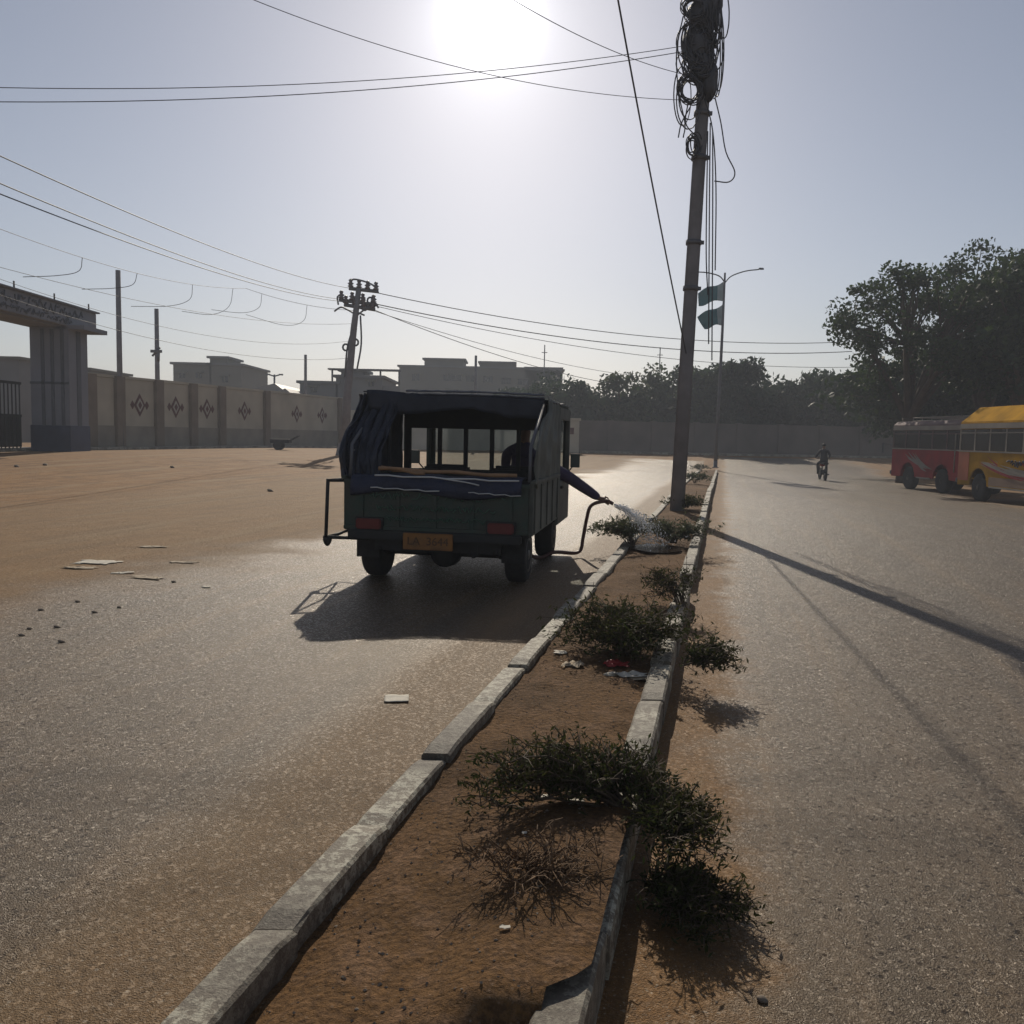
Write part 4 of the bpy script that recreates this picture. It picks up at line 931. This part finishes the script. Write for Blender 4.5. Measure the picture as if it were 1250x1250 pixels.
# ------------------------------------------------------------------ gateway on the left
GY = 34.0; gx0 = at(38, 500, GY - .75).x; gx1 = at(85, 500, GY - .75).x; gz = zg(gx1, GY); zt = at(70, 401, GY).z
g = empty('gateway', ((gx0 + gx1) / 2, GY, gz), 'large concrete gateway with lettered beam and blue base at the left edge', 'gateway')
gw = gx1 - gx0; hh = zt - gz
def pier(y):
    b = MB(); b.box((0, y, hh / 2), (gw, 1.5, hh)); p_ = b.build('pier', M['gate'], g, .02)
    b = MB()
    for x in (-.34, .16, .68): b.box((x * gw / 2 , y - .76, hh / 2 + .4), (.12, .03, hh - 1.0))
    b.box((0, y - .765, hh * .55), (gw + .02, .02, .09)); b.box((gw / 2 + .01, y, hh / 2 + .4), (.03, .3, hh - 1)); b.build('groove', M['gatedark'], p_)
    b = MB(); b.box((0, y, .48), (gw + .06, 1.56, .98)); b.build('plinth', M['blue'], p_, .01)
pier(0); pier(-9.5)
b = MB(); bh = at(98, 384, GY).z - at(98, 405, GY).z; bz = hh + .40; b.box((gw * .30, -4.6, bz), (.7 * gw * .5, 12.4, .74)); b.box((-.2, -4.6, hh + .03), (gw * .9, 11.2, .12)); b.box((gw * .30 , -4.6, hh + .80), (.8, 12.5, .06)); b.build('beam', M['gate'], g, .02)
b = MB(); b.box((gw * .5 + .05, .2, hh - .02), (1.1, 1.9, .16)); b.build('ledge', M['gate'], g, .01)
b = MB(); xf = gw * .30 + .175 * gw + .012
script_strokes(b, 8, 10.5, .34, (xf, -10.2, hh + .52), (0, 1, 0), (0, 0, 1), (1, 0, 0), 4, .03); script_strokes(b, 8, 9, .22, (xf, -9.6, hh + .20), (0, 1, 0), (0, 0, 1), (1, 0, 0), 9, .02)
script_strokes(b, 8, .7, .3, (gw * .30 - .34, -10.82, hh + .6), (1, 0, 0), (0, 0, 1), (0, -1, 0), 9, .03); b.build('lettering', M['gatedark'], g)
for k in range(5): b = MB(); b.tube([(gw * .4, 1.2 - k * 2.6, hh + .8), (gw * .4, 1.2 - k * 2.6, hh + 1.1)], .03, 5); b.build('rebar_stub', M['darkm'], g)
mg = empty('metal_gate', (gx0 - .2, GY - .8, gz), 'dark metal gate closed under the gateway beam at the left edge', 'gate')
b = MB()
for k in range(34): b.tube([(-.2, -.25 * k, .1), (-.2, -.25 * k, 2.5)], .028, 4)
b.box((-.2, -4.2, 1.3), (.05, 8.6, .1)); b.box((-.2, -4.2, 2.5), (.06, 8.6, .1)); b.box((-.22, -4.2, .7), (.03, 8.6, 1.1)); b.build('bars', M['darkm'], mg)
for (a_, c_, yy, z1, m_, lb) in ((-60, 24, 50, 439, 'build2', 'grey flat roofed block behind the gateway'), (-60, 110, 58, 452, 'build2', 'low dark block reaching behind the gateway pier')):
    x0 = at(a_, 500, yy).x; x1 = at(c_, 500, yy).x; zt_ = at(c_, z1, yy).z
    e = empty('low_building', ((x0 + x1) / 2, yy + 3, .3), lb, 'building', 'low buildings behind the gateway'); b = MB(); b.box((0, 0, (zt_ - .3) / 2), (x1 - x0, 6, zt_ - .3)); b.build('wall', M[m_], e); b = MB(); b.box((0, 0, zt_ - .3 + .08), (x1 - x0 + .4, 6.4, .16)); b.build('roof', M['build'], e)
    b = MB(); [b.box((-(x1 - x0) / 2 + 1.5 + k * 2.2, -3.01, 1.9), (1, .06, 1.1)) for k in range(int((x1 - x0 - 1) / 2.2))]; b.build('window', M['glassd'], e)

# posts behind the wall
for (px, t0, yy, r_, lb, extra) in ((144, 330, 40, .14, 'tall bare post standing at the wall right of the gateway', 0), (191, 377, 46, .14, 'shorter post with a small crosspiece standing behind the wall', 1), (373, 433, 62, .12, 'short post behind the wall near the utility pole', 0), (581, 434, 68, .12, 'thin post rising in front of the long far building', 0)):
    p = at(px, t0, yy); z0 = zg(p.x, yy); e = empty('post', (p.x, yy, z0), lb, 'post', 'bare posts around the wall'); b = MB(); b.tube([(0, 0, 0), (0, 0, p.z - z0)], [r_, r_ * .8], 8); b.build('shaft', M['concrete'], e)
    if extra: b = MB(); zc = at(px, 429, yy).z - z0; b.box((0, -.1, zc), (.55, .14, .14)); b.tube([(-.2, -.1, zc - .25), (.2, -.1, zc + .2)], .06, 5); b.tube([(.1, -.1, zc - .5), (.12, -.1, zc)], .07, 5); b.build('crosspiece', M['steel'], e)
p = at(335, 462, 75); e = empty('street_lamp', (p.x, 75, .33), 'small distant double lamp behind the wall', 'street lamp'); b = MB(); b.tube([(0, 0, 0), (0, 0, p.z)], .08, 6); b.tube([(-.5, 0, p.z), (0, 0, p.z - .15), (.5, 0, p.z)], .06, 5); b.build('column', M['steel'], e)
for s_ in (-1, 1): b = MB(); b.box((s_ * .55, 0, p.z), (.35, .2, .12)); b.build('lamp_head', M['steel'], e, .02)
for (px, y0, y1, lb) in ((665, 421, 470, 'thin aerial mast above the trees right of the long building'), (806, 424, 470, 'thin aerial mast above the trees left of the big pole')):
    p = at(px, y0, 95); b = MB(); b.tube([(0, 0, 0), (0, 0, p.z)], .06, 5); b.tube([(-.3, 0, p.z - .8), (.3, 0, p.z - .8)], .04, 4); tag(b.build('aerial_mast', M['steel'], None, 0, (p.x, 95, 0)), lb, 'mast', 'thin aerial masts on the skyline')

# ------------------------------------------------------------------ buildings on the skyline
def building(name, label, yy, blocks, wins, m_, depth=9, extra=None):
    xs = [at(b_[0], 500, yy).x for b_ in blocks] + [at(b_[1], 500, yy).x for b_ in blocks]; cx = (min(xs) + max(xs)) / 2
    e = empty(name, (cx, yy + depth / 2, .3), label, 'building', 'flat roofed buildings on the skyline')
    for i, (a_, c_, t_, dd) in enumerate(blocks):
        x0 = at(a_, 500, yy).x - cx; x1 = at(c_, 500, yy).x - cx; z = at((a_ + c_) / 2, t_, yy).z - .3
        d2 = depth * dd; b = MB(); b.box(((x0 + x1) / 2, -(depth - d2) / 2 + (.4 if dd < 1 else 0), z / 2), (x1 - x0, d2, z)); w = b.build('wall', m_, e)
        b = MB(); b.box(((x0 + x1) / 2, -(depth - d2) / 2 + (.4 if dd < 1 else 0), z + .1), (x1 - x0 + .5, d2 + .5, .22)); b.build('roof', M['build2'], e)
    for (a_, c_, y0, y1) in wins:
        x0 = at(a_, 500, yy).x - cx; x1 = at(c_, 500, yy).x - cx; z1 = at((a_ + c_) / 2, y0, yy).z - .3; z0 = at((a_ + c_) / 2, y1, yy).z - .3
        b = MB(); b.box(((x0 + x1) / 2, -depth / 2 - .03, (z0 + z1) / 2), ((x1 - x0) * 1.1, .1, (z1 - z0) * 1.25)); w = b.build('window', M['glassd'], e)
        b = MB(); b.box(((x0 + x1) / 2, -depth / 2 - .12, z1 + .12), (x1 - x0 + .5, .4, .14)); b.box(((x0 + x1) / 2, -depth / 2 - .1, (z0 + z1) / 2), (.08, .04, z1 - z0)); b.build('sunshade', M['build'], w)
    return e, cx
e, cx = building('block_building', 'small two tone flat roofed block behind the left wall', 90, [(212, 258, 445, 1), (256, 295, 446, 1.06), (255, 276, 437, .5)], [(272, 278, 460, 466), (220, 226, 456, 461), (240, 246, 456, 461)], M['build'])
e, cx = building('apartment_building', 'long pale flat roofed building with roof rooms in the centre distance', 112, [(487, 640, 449, 1), (638, 686, 452, .9), (517, 565, 439, .6), (585, 627, 443, .6), (641, 684, 450, .5)],
  [(503, 511, 457, 464), (541, 547, 458, 464), (549, 562, 458, 464), (569, 578, 459, 465), (590, 600, 460, 466), (612, 622, 462, 468), (632, 643, 463, 469), (503, 510, 476, 483), (545, 558, 476, 483), (575, 585, 477, 484), (606, 618, 478, 485)], M['build'])
e, cx = building('low_building', 'low dark building with a rooftop pergola between utility pole and long building', 76, [(366, 412, 468, 1), (410, 466, 461, 1), (415, 442, 453, .4)], [(380, 386, 473, 478), (450, 456, 466, 471)], M['build2'])
b = MB(); zt_ = at(440, 451, 76).z - .3; z0 = at(440, 470, 76).z - .3
for px in (404, 442, 463, 486): x = at(px, 500, 76).x - cx; b.tube([(x, -4, z0), (x, -4, zt_)], .08, 4)
x0 = at(400, 500, 76).x - cx; x1 = at(488, 500, 76).x - cx; b.box(((x0 + x1) / 2, -4, zt_), (x1 - x0, 1.2, .12)); b.build('pergola', M['steel'], e)
x = at(486, 500, 76).x - cx; b = MB(); b.box((x - 1.2, -4, z0 / 2), (2.6, .3, z0)); b.build('parapet', M['build2'], e)
for i, (pl, yy) in enumerate((([(300, 476), (335, 468), (350, 479)], 72), ([(325, 484), (348, 474), (362, 486)], 70))):
    a = at(*pl[0], yy); t_ = at(*pl[1], yy); c = at(*pl[2], yy); e = empty('shed', (t_.x, yy, .3), ('left', 'right')[i] + ' pitched sheet metal shed roof showing above the wall', 'shed', 'sheet metal sheds behind the wall')
    b = MB(); b.prism([(a.x - t_.x, a.z - .3), (0, t_.z - .3), (c.x - t_.x, c.z - .3)], (0, 0, 0), (1, 0, 0), (0, 0, 1), (0, 8, 0)); b.build('roof', M['rustroof'], e)
    b = MB(); b.box(((a.x + c.x) / 2 - t_.x, 4, (min(a.z, c.z) - .3) / 2 - .02), (c.x - a.x - .3, 7.8, min(a.z, c.z) - .36)); b.build('wall', M['build'], e)

# ------------------------------------------------------------------ far wall on the right and its gate post
FA = Vector((at(690, 540, 64).x, 64, .33)); FB = Vector((36, 69, .33)); FD = (FB - FA).normalized(); FL = (FB - FA).length
fw = empty('boundary_wall', FA, 'long low brown wall under the trees at the far end of the road', 'wall', rz=math.atan2(FD.y, FD.x))
b = MB(); b.box((FL / 2, 0, 1.05), (FL, .3, 2.3)); b.box((FL / 2, 0, 2.22), (FL, .4, .1)); b.build('wall_face', M['farwall'], fw)
for k in range(11): b = MB(); b.box((k * FL / 10, -.05, 1.12), (.4, .45, 2.42)); b.build('pillar', M['farwall'], fw, .01)
FC = W1; b = MB(); d_ = Vector((FA.x - .6 - FC.x, 65 - FC.y, 0)); b.box((FC + d_ / 2) + Vector((0, 0, 1.5)), (d_.length, .3, 2.8), rz=math.atan2(d_.y, d_.x)); tag(b.build('boundary_wall', M['wall']), 'plain wall seen through the pickup canopy joining the two long walls', 'wall')
gp = at(697, 530, 62); e = empty('gate_post', (gp.x, 62, .3), 'pale square gate post with a small sign just right of the pickup', 'gate post')
b = MB(); b.box((0, 0, 1.1), (1.1, .6, 2.2)); b.box((0, 0, 2.3), (1.3, .8, .18)); b.build('pillar', M['wall'], e, .02); b = MB(); b.box((0, -.32, 1.5), (.35, .04, .45)); b.build('sign_plate', M['motif'], e)
b = MB(); b.grid(lambda u, v: (FA.x - 4 + 40 * u, FA.y - 2.4 + 2.0 * v + 5 * u, .33), 10, 2, thick=.2); b.v = [(x, y, .33 + (.10 if i < 33 else -.12)) for i, (x, y, z) in enumerate(b.v)]; tag(b.build('pavement', M['kerb']), kind='structure')
# cart / heap near the wall
c = G(343, 549); e = empty('hand_cart', c, 'small dark cart parked by the left wall', 'cart'); b = MB(); b.box((0, 0, .45), (1.0, .6, .2)); b.tube([(.5, .2, .5), (.95, .2, .75)], .03, 5); b.tube([(.5, -.2, .5), (.95, -.2, .75)], .03, 5); b.build('tray', M['darkm'], e, .02)
for s_ in (-1, 1): b = MB(); b.lathe((-.1, s_ * .33, .22), (0, 1, 0), [(-.03, .2), (-.03, .22), (.03, .22), (.03, .2)], 14); b.build('wheel', M['tyre'], e)

# ------------------------------------------------------------------ trees
def tree(name, base, crown, n_cl, per, lsz, mats, label, trunk_h, clr, seed, group='trees along the far side', gaps=None, cat='tree', tr=.22):
    rnd = random.Random(seed); root = empty(name, base, label, cat, group); tb = MB(); base = Vector(base)
    (cx, cy, cz), (rx_, ry_, rz_) = crown; cc = Vector((cx, cy, cz)) - base
    fork = Vector((cc.x * .3, cc.y * .3, trunk_h)); tb.tube(spline([(0, 0, -.1), fork * .5 + Vector((.1, 0, 0)), fork], 4), [tr * 1.25] * 2 + [tr * (1.15 - .06 * i) for i in range(7)], 8)
    tips = []
    for k in range(n_cl):
        while True:
            v = Vector((rnd.uniform(-1, 1), rnd.uniform(-1, 1), rnd.uniform(-1, 1)))
            if .35 < v.length < 1: break
        v = v * (rnd.uniform(.85, 1.08)); tips.append(cc + Vector((v.x * rx_, v.y * ry_, v.z * rz_ * (1 if v.z > 0 else .8))))
    nb = max(5, n_cl // 7); bs = []
    for k in range(nb):
        tp = tips[k * len(tips) // nb]; m1 = fork.lerp(tp, .5) + Vector((0, 0, .3)); pts = spline([fork * .95, m1, tp], 5); tb.tube(pts, [max(.02, tr * .5 * (1 - i / (len(pts) + .5))) for i in range(len(pts))], 6); bs.append(m1)
    cen = []; 
    for tp in tips:
        nb_ = min(bs, key=lambda q_: (q_ - tp).length); tb.tube([nb_, nb_.lerp(tp, .55) + Vector((rnd.gauss(0, .15), rnd.gauss(0, .15), .15)), tp], [tr * .18, tr * .12, .015], 4, cap=False)
        s_ = clr * rnd.uniform(.6, 1.25)
        P_ = RNG.normal(size=(per, 3)); P_ /= np.linalg.norm(P_, axis=1)[:, None]; P_ *= (RNG.random((per, 1)) ** .45) * s_; P_[:, 2] *= .62
        cen.append(P_ + np.array(tp))
    tb.build('trunk', M['bark'], root); leaves_mesh('crown', np.concatenate(cen), lsz, mats, root, .55)
    return root
def tr_at(px, yy, top_px, w_px, bot_px, *a, **k):
    c_t = at(px, top_px, yy); c_b = at(px, bot_px, yy); wx = w_px / 2 / F * yy; z0 = zg(c_t.x, yy) if yy < 400 else .3
    rz_ = (c_t.z - c_b.z) / 2
    return dict(base=(c_t.x, yy, z0), crown=((c_t.x, yy, (c_t.z + c_b.z) / 2), (wx, min(wx, 3.5), rz_)))
def T_(px, yy, top, w, bot, ncl, per, lsz, mats, label, clr, seed, th=2.0, **k):
    q_ = tr_at(px, yy, top, w, bot); tree('leafy_tree', q_['base'], q_['crown'], ncl, per, lsz, mats, label, th, clr, seed, **k)
A, B_, C_ = M['leafA'], M['leafB'], M['leafC']
# the large tree over the buses
T_(1120, 41, 316, 215, 500, 84, 165, .10, [A, A, B_], 'large loose crowned tree spreading above the red bus', .80, 21, 3.0, group='large trees above the buses', tr=.35)
T_(1215, 44, 290, 160, 500, 98, 165, .11, [A, B_], 'tall tree behind the yellow bus, topmost crown at the right edge', .95, 22, 3.2, group='large trees above the buses', tr=.4)
T_(1262, 38, 315, 130, 505, 90, 110, .16, [B_, A], 'dense dark tree cut off by the right edge of the view', 1.25, 23, 3.2, group='large trees above the buses', tr=.4)
T_(1165, 50, 420, 260, 545, 110, 110, .20, [B_, B_, A], 'dark bushy tree filling the gap behind both buses', 1.5, 24, 1.2, group='large trees above the buses')
lab = ['bushy tree behind the gate post right of the pickup', 'pale green loose tree left of the big pole', 'loose topped tree directly left of the big pole', 'tree standing behind the big leaning pole', 'tallest dark rounded tree right of the street lamp', 'low dark tree between the rounded tree and the motorcycles', 'dark tree behind the motorcycles', 'dark tree left of the red bus', 'hazy dark tree right of the long building', 'broad tree behind the street lamp column']
for i, (px, yy, top, w, bot, ncl, per, ls, mm, clr) in enumerate(((688, 74, 462, 90, 545, 60, 110, .22, [B_], 1.5), (762, 72, 455, 80, 545, 60, 80, .2, [A, C_], 1.15), (805, 75, 452, 70, 545, 55, 80, .2, [A, C_], 1.1), (845, 72, 444, 70, 548, 60, 80, .2, [A, B_], 1.2), (905, 70, 436, 68, 550, 80, 120, .2, [B_], 1.25), (955, 73, 462, 80, 552, 70, 110, .22, [B_], 1.4), (1005, 71, 458, 90, 555, 75, 110, .22, [B_], 1.4), (1062, 70, 450, 90, 555, 80, 100, .2, [B_, A], 1.4), (655, 88, 470, 110, 545, 60, 110, .26, [B_], 1.7), (868, 82, 452, 60, 548, 50, 100, .22, [B_], 1.3))):
    T_(px, yy, top, w, bot, ncl, per, ls, mm, lab[i], clr, 40 + i, 1.6)

# undergrowth behind the far wall
hc = RNG.uniform([FA.x - 3, 70, .4], [44, 80, 4.6], (9000, 3)); e = empty('hedge', (FA.x + 15, 72, .3), 'dark mass of undergrowth filling in behind the far wall', 'hedge'); hc -= np.array(e.location)
e['kind'] = 'stuff'; leaves_mesh('foliage', hc, .45, [B_], e, .6); del e['kind']

# ------------------------------------------------------------------ buses
def bus(name, x, y, L_, w, h, rz, cols, label, rack, writing, seed):
    z = -.40; root = empty(name, (x, y, z), label, 'bus', 'buses parked at the right roadside', rz=rz)   # local: x right, y forward, left side at x = 0
    lo, mid_, up = cols; fl = .62
    r_ = .22
    def shell(z0, z1, y0=0, y1=L_, inset=0): return [(inset, z0), (w - inset, z0), (w - inset, z1), (inset, z1)]
    b = MB()
    wa = [(1.35, .56), (L_ - 1.35, .56)]                          # wheel arches cut as polygon
    for side in (0, 1):
        poly = [(0, fl - .15), (0, 1.62), (L_, 1.62), (L_, fl - .15)]
        for (yc, rr) in reversed(wa):
            poly += [(yc + rr * math.cos(a), .50 + rr * math.sin(a)) for a in [k * math.pi / 10 for k in range(0, 11)] if .50 + rr * math.sin(a) > fl - .15]
        b.prism(poly, (0 if side == 0 else w, 0, 0), (0, 1, 0), (0, 0, 1), (.06 if side == 0 else -.06, 0, 0))
    b.box((w / 2, .03, 1.04), (w - .13, .06, 1.15)); b.box((w / 2, L_ - .03, 1.04), (w - .13, .06, 1.15)); b.box((w / 2, L_ / 2, .72), (w - .13, L_ - .13, .06))
    body = b.build('body', mid_, root, .015)
    b = MB(); nw = max(4, int(L_ / .95)); 
    for side in (0, 1):
        xx = .035 if side == 0 else w - .035
        for k in range(nw + 1): b.box((xx, .05 + k * (L_ - .1) / nw, 1.97), (.05, .07, .70))
        b.box((xx, L_ / 2, 2.20), (.055, L_, .035))
    for k in range(3): b.box((.04 + k * (w - .08) / 2, .035, 1.97), (.08, .05, .70)); b.box((.04 + k * (w - .08) / 2, L_ - .035, 1.97), (.08, .05, .70))
    b.build('window_frame', up, root)
    for side in (0, 1):
        xx = .03 if side == 0 else w - .03
        for k in range(nw):
            b = MB(); b.box((xx, .05 + (k + .5) * (L_ - .1) / nw, 1.97), (.012, (L_ - .1) / nw - .075, .68)); b.build('window', M['glassd'], root)
    b = MB(); b.box((w / 2, .03, 1.97), (w - .2, .012, .68)); b.build('rear_window', M['glassd'], root)
    b = MB(); b.box((w / 2, L_ - .03, 1.97), (w - .2, .012, .68)); b.build('windscreen', M['glassd'], root)
    b = MB(); prof = [(0, 2.32), (w, 2.32), (w, 2.55), (w - .18, 2.70), (w - .6, h), (.6, h), (.18, 2.70), (0, 2.55)]; b.prism(prof, (0, 0, 0), (1, 0, 0), (0, 0, 1), (0, L_, 0)); b.build('roof', up if rack else M['yellow'], root, .02)
    b = MB(); b.box((-.012, L_ / 2, 2.42), (.02, L_ - .1, .16)); b.box((-.012, L_ / 2, 1.60), (.025, L_, .045)); b.box((-.012, L_ / 2, .50), (.03, L_ - 4.2, .05)); b.build('trim', M['cream'], root)
    for (yc, rr) in wa:
        for side in (0, 1):
            b = MB(); xx = .16 if side == 0 else w - .16; b.lathe((xx, yc, .45), (1, 0, 0), [(-.13, .28), (-.13, .41), (-.1, .45), (.1, .45), (.13, .41), (.13, .28)], 22); wh = b.build('wheel', M['tyre'], root)
            sg = -1 if side == 0 else 1; b = MB(); b.lathe((xx, yc, .45), (sg, 0, 0), [(0, .27), (.11, .27), (.07, .22), (.06, .12), (.13, .1), (.13, .01)], 16); b.build('rim', M['rim'], wh)
    b = MB(); b.box((w / 2, -.08, .62), (w, .12, .16)); b.box((w / 2, L_ + .08, .62), (w, .12, .16)); b.build('bumper', M['steel'], root, .02)
    rnd = random.Random(seed)                                   # painted swooshes on the side
    b = MB()
    for k in range(34):
        y0 = rnd.uniform(.2, L_ * .7); ln = rnd.uniform(L_ * .18, L_ * .42); z0 = rnd.uniform(.75, 1.05); th = rnd.uniform(.05, .13)
        up_ = [(y0 + ln * i / 10, z0 + .5 * (i / 10) ** 2 * (1 if k % 2 else .6) + th * math.sin(math.pi * i / 10)) for i in range(11)]; dn = [(y0 + ln * i / 10, z0 + .5 * (i / 10) ** 2 * (1 if k % 2 else .6)) for i in range(10, -1, -1)]
        pl = [(p[0], min(p[1], 1.57)) for p in up_ + dn[1:-1]]
        if any(abs(p[0] - yc) < rr + .02 and p[1] < .5 + rr + .03 for p in pl for (yc, rr) in wa): continue
        b.prism(pl, (-.003 - .0008 * k, 0, 0), (0, 1, 0), (0, 0, 1), (.003, 0, 0), k % 2 if writing else 0)
    if b.v: b.build('painted_swoosh', [lo, M['red']] if writing else lo, body)
    if writing:
        b = MB(); b.box((-.010, L_ * .42, 1.28), (.012, L_ * .5, .36)); b.build('sign_band', M['yellow'], body); b = MB(); script_strokes(b, 8, L_ * .38, .2, (-.024, L_ * .60, 1.28), (0, -1, 0), (0, 0, 1), (-1, 0, 0), seed, .018); b.build('lettering', M['blue'], body)
        b = MB(); b.box((-.008, L_ / 2, .68), (.010, L_ - 4.1, .26)); b.build('lower_panel', M['dust'], body)
        b = MB(); b.box((-.008, L_ - .38, 1.1), (.010, .70, .92)); b.build('orange_panel', M['orange'], body)
    if rack:
        b = MB()
        for yy in np.linspace(.5, L_ - 1.1, 6): b.tube([(.25, yy, h - .15), (.25, yy, h + .18), (w - .25, yy, h + .18), (w - .25, yy, h - .15)], .022, 5)
        for xx in (.25, w - .25):
            for zz in (.05, .18): b.tube([(xx, .5, h + zz), (xx, L_ - 1.1, h + zz)], .022, 5)
        for k in range(6): b.tube([(.25 + k * (w - .5) / 5, .5, h + .05), (.25 + k * (w - .5) / 5, L_ - 1.1, h + .05)], .018, 5)
        b.build('roof_rack', M['cream'], root)
        b = MB(); b.tube([(0.0, L_ + .02, 1.75), (-.32, L_ + .12, 1.8)], .02, 5); b.box((-.34, L_ + .12, 1.62), (.06, .04, .42)); b.build('wing_mirror', M['steel'], root, .01)
        b = MB(); b.box((.02, .9, 1.0), (.11, .7, 1.05)) ; b = MB(); b.tube([(-.04, .4, .8), (-.04, .4, 2.2)], .02, 5); b.build('door_rail', M['cream'], root)
    return root
bus('minibus', 15.95, 31.6, 5.2, 2.2, 2.66, R(3), (M['cream'], M['red'], M['greyb']), 'red and cream bus with roof rack parked farthest along the right roadside', True, False, 3)
bus('city_bus', 14.85, 22.2, 7.7, 2.3, 3.06, R(-1), (M['cream'], M['yellow'], M['cream']), 'yellow and orange bus with dusty lower panels cut off by the right edge', False, True, 5)

# ------------------------------------------------------------------ motorcycles with riders
def motorcycle(px, py, yy, rz, label, plabel, seed):
    g_ = at(px, py, yy); base = Vector((g_.x, yy, zg(g_.x, yy))); root = empty('motorcycle', base, label, 'motorcycle', None, rz=rz)
    for y in (-.62, .62):
        b = MB(); b.tube([(0, y + .25 * math.cos(a), .29 + .25 * math.sin(a)) for a in [k * math.pi / 10 for k in range(21)]], .045, 8, cap=False); wh = b.build('wheel', M['tyre'], root)
        b = MB(); b.lathe((0, y, .29), (1, 0, 0), [(-.05, .06), (.05, .06)], 10)
        for k in range(8): b.tube([(0, y, .29), (0, y + .23 * math.cos(k * .785), .29 + .23 * math.sin(k * .785))], .006, 3)
        b.build('rim', M['rim'], wh)
    b = MB(); b.tube([(0, -.62, .29), (0, -.1, .35), (0, .3, .75), (0, .2, .85), (0, -.6, .72), (0, -.62, .29)], .028, 6); b.tube([(-.06, .62, .29), (-.06, .38, .95)], .022, 6); b.tube([(.06, .62, .29), (.06, .38, .95)], .022, 6); b.box((0, .0, .38), (.24, .3, .24)); b.build('frame', M['darkm'], root)
    b = MB(); b.lathe((0, .0, .78), (0, 1, 0), [(-.05, .06), (.05, .13), (.2, .14), (.32, .06)], 12); b.build('fuel_tank', M['red'], root)
    b = MB(); b.box((0, -.35, .80), (.26, .7, .09)); b.build('seat', M['darkm'], root, .03)
    b = MB(); b.tube([(-.34, .22, 1.04), (-.1, .36, 1.0), (.1, .36, 1.0), (.34, .22, 1.04)], .014, 6); b.tube([(.3, .25, 1.04), (.34, .28, 1.2)], .006, 4); b.box((.34, .28, 1.22), (.1, .02, .07)); b.tube([(-.3, .25, 1.04), (-.34, .28, 1.2)], .006, 4); b.box((-.34, .28, 1.22), (.1, .02, .07)); b.build('handlebar', M['steel'], root)
    b = MB(); b.lathe((0, .45, .92), (0, 1, 0), [(-.1, .04), (-.03, .08), (.04, .085), (.05, .06)], 12); b.build('headlight', M['white'], root)
    b = MB(); b.tube([(.12, .1, .25), (.13, -.7, .3)], .035, 8); b.build('exhaust', M['steel'], root)
    p = empty('person', base, plabel, 'person', None, rz=rz)
    V = [(0, -.15, .92), (0, -.13, 1.1), (0, -.08, 1.3), (0, -.05, 1.42), (0, -.03, 1.48), (0, -.02, 1.56), (0, -.01, 1.65), (.2, -.06, 1.36), (.30, .05, 1.15), (.30, .22, 1.07), (-.2, -.06, 1.36), (-.30, .05, 1.15), (-.30, .22, 1.07), (.12, -.1, .88), (.20, .25, .78), (.20, .12, .35), (.20, .25, .30), (-.12, -.1, .88), (-.20, .25, .78), (-.20, .12, .35), (-.20, .25, .30)]
    E = [(0, 1), (1, 2), (2, 3), (3, 4), (4, 5), (5, 6), (3, 7), (7, 8), (8, 9), (3, 10), (10, 11), (11, 12), (0, 13), (13, 14), (14, 15), (15, 16), (0, 17), (17, 18), (18, 19), (19, 20)]
    Rr = [(.16, .12), (.15, .11), (.17, .11), (.1, .08), .055, .08, .085, .07, .05, .04, .07, .05, .04, .09, .07, .05, .04, .09, .07, .05, .04]
    figure('body', V, E, Rr, None, p, 1, [M['cloth'], M['skin']], lambda c: 1 if c.z > 1.47 else 0)
    hb = MB(); hb.grid(lambda u, v: Vector((.095 * math.cos(6.283 * u) * math.sin(v * 1.8), -.02 + .11 * math.sin(6.283 * u) * math.sin(v * 1.8), 1.64 + .11 * math.cos(v * 1.8))), 14, 8); hb.build('hair', M['hair'], p)
motorcycle(1004, 582, 42, R(-8), 'dark motorcycle riding away on the right road near the buses', 'rider in dark clothes on the motorcycle far down the right road', 1)
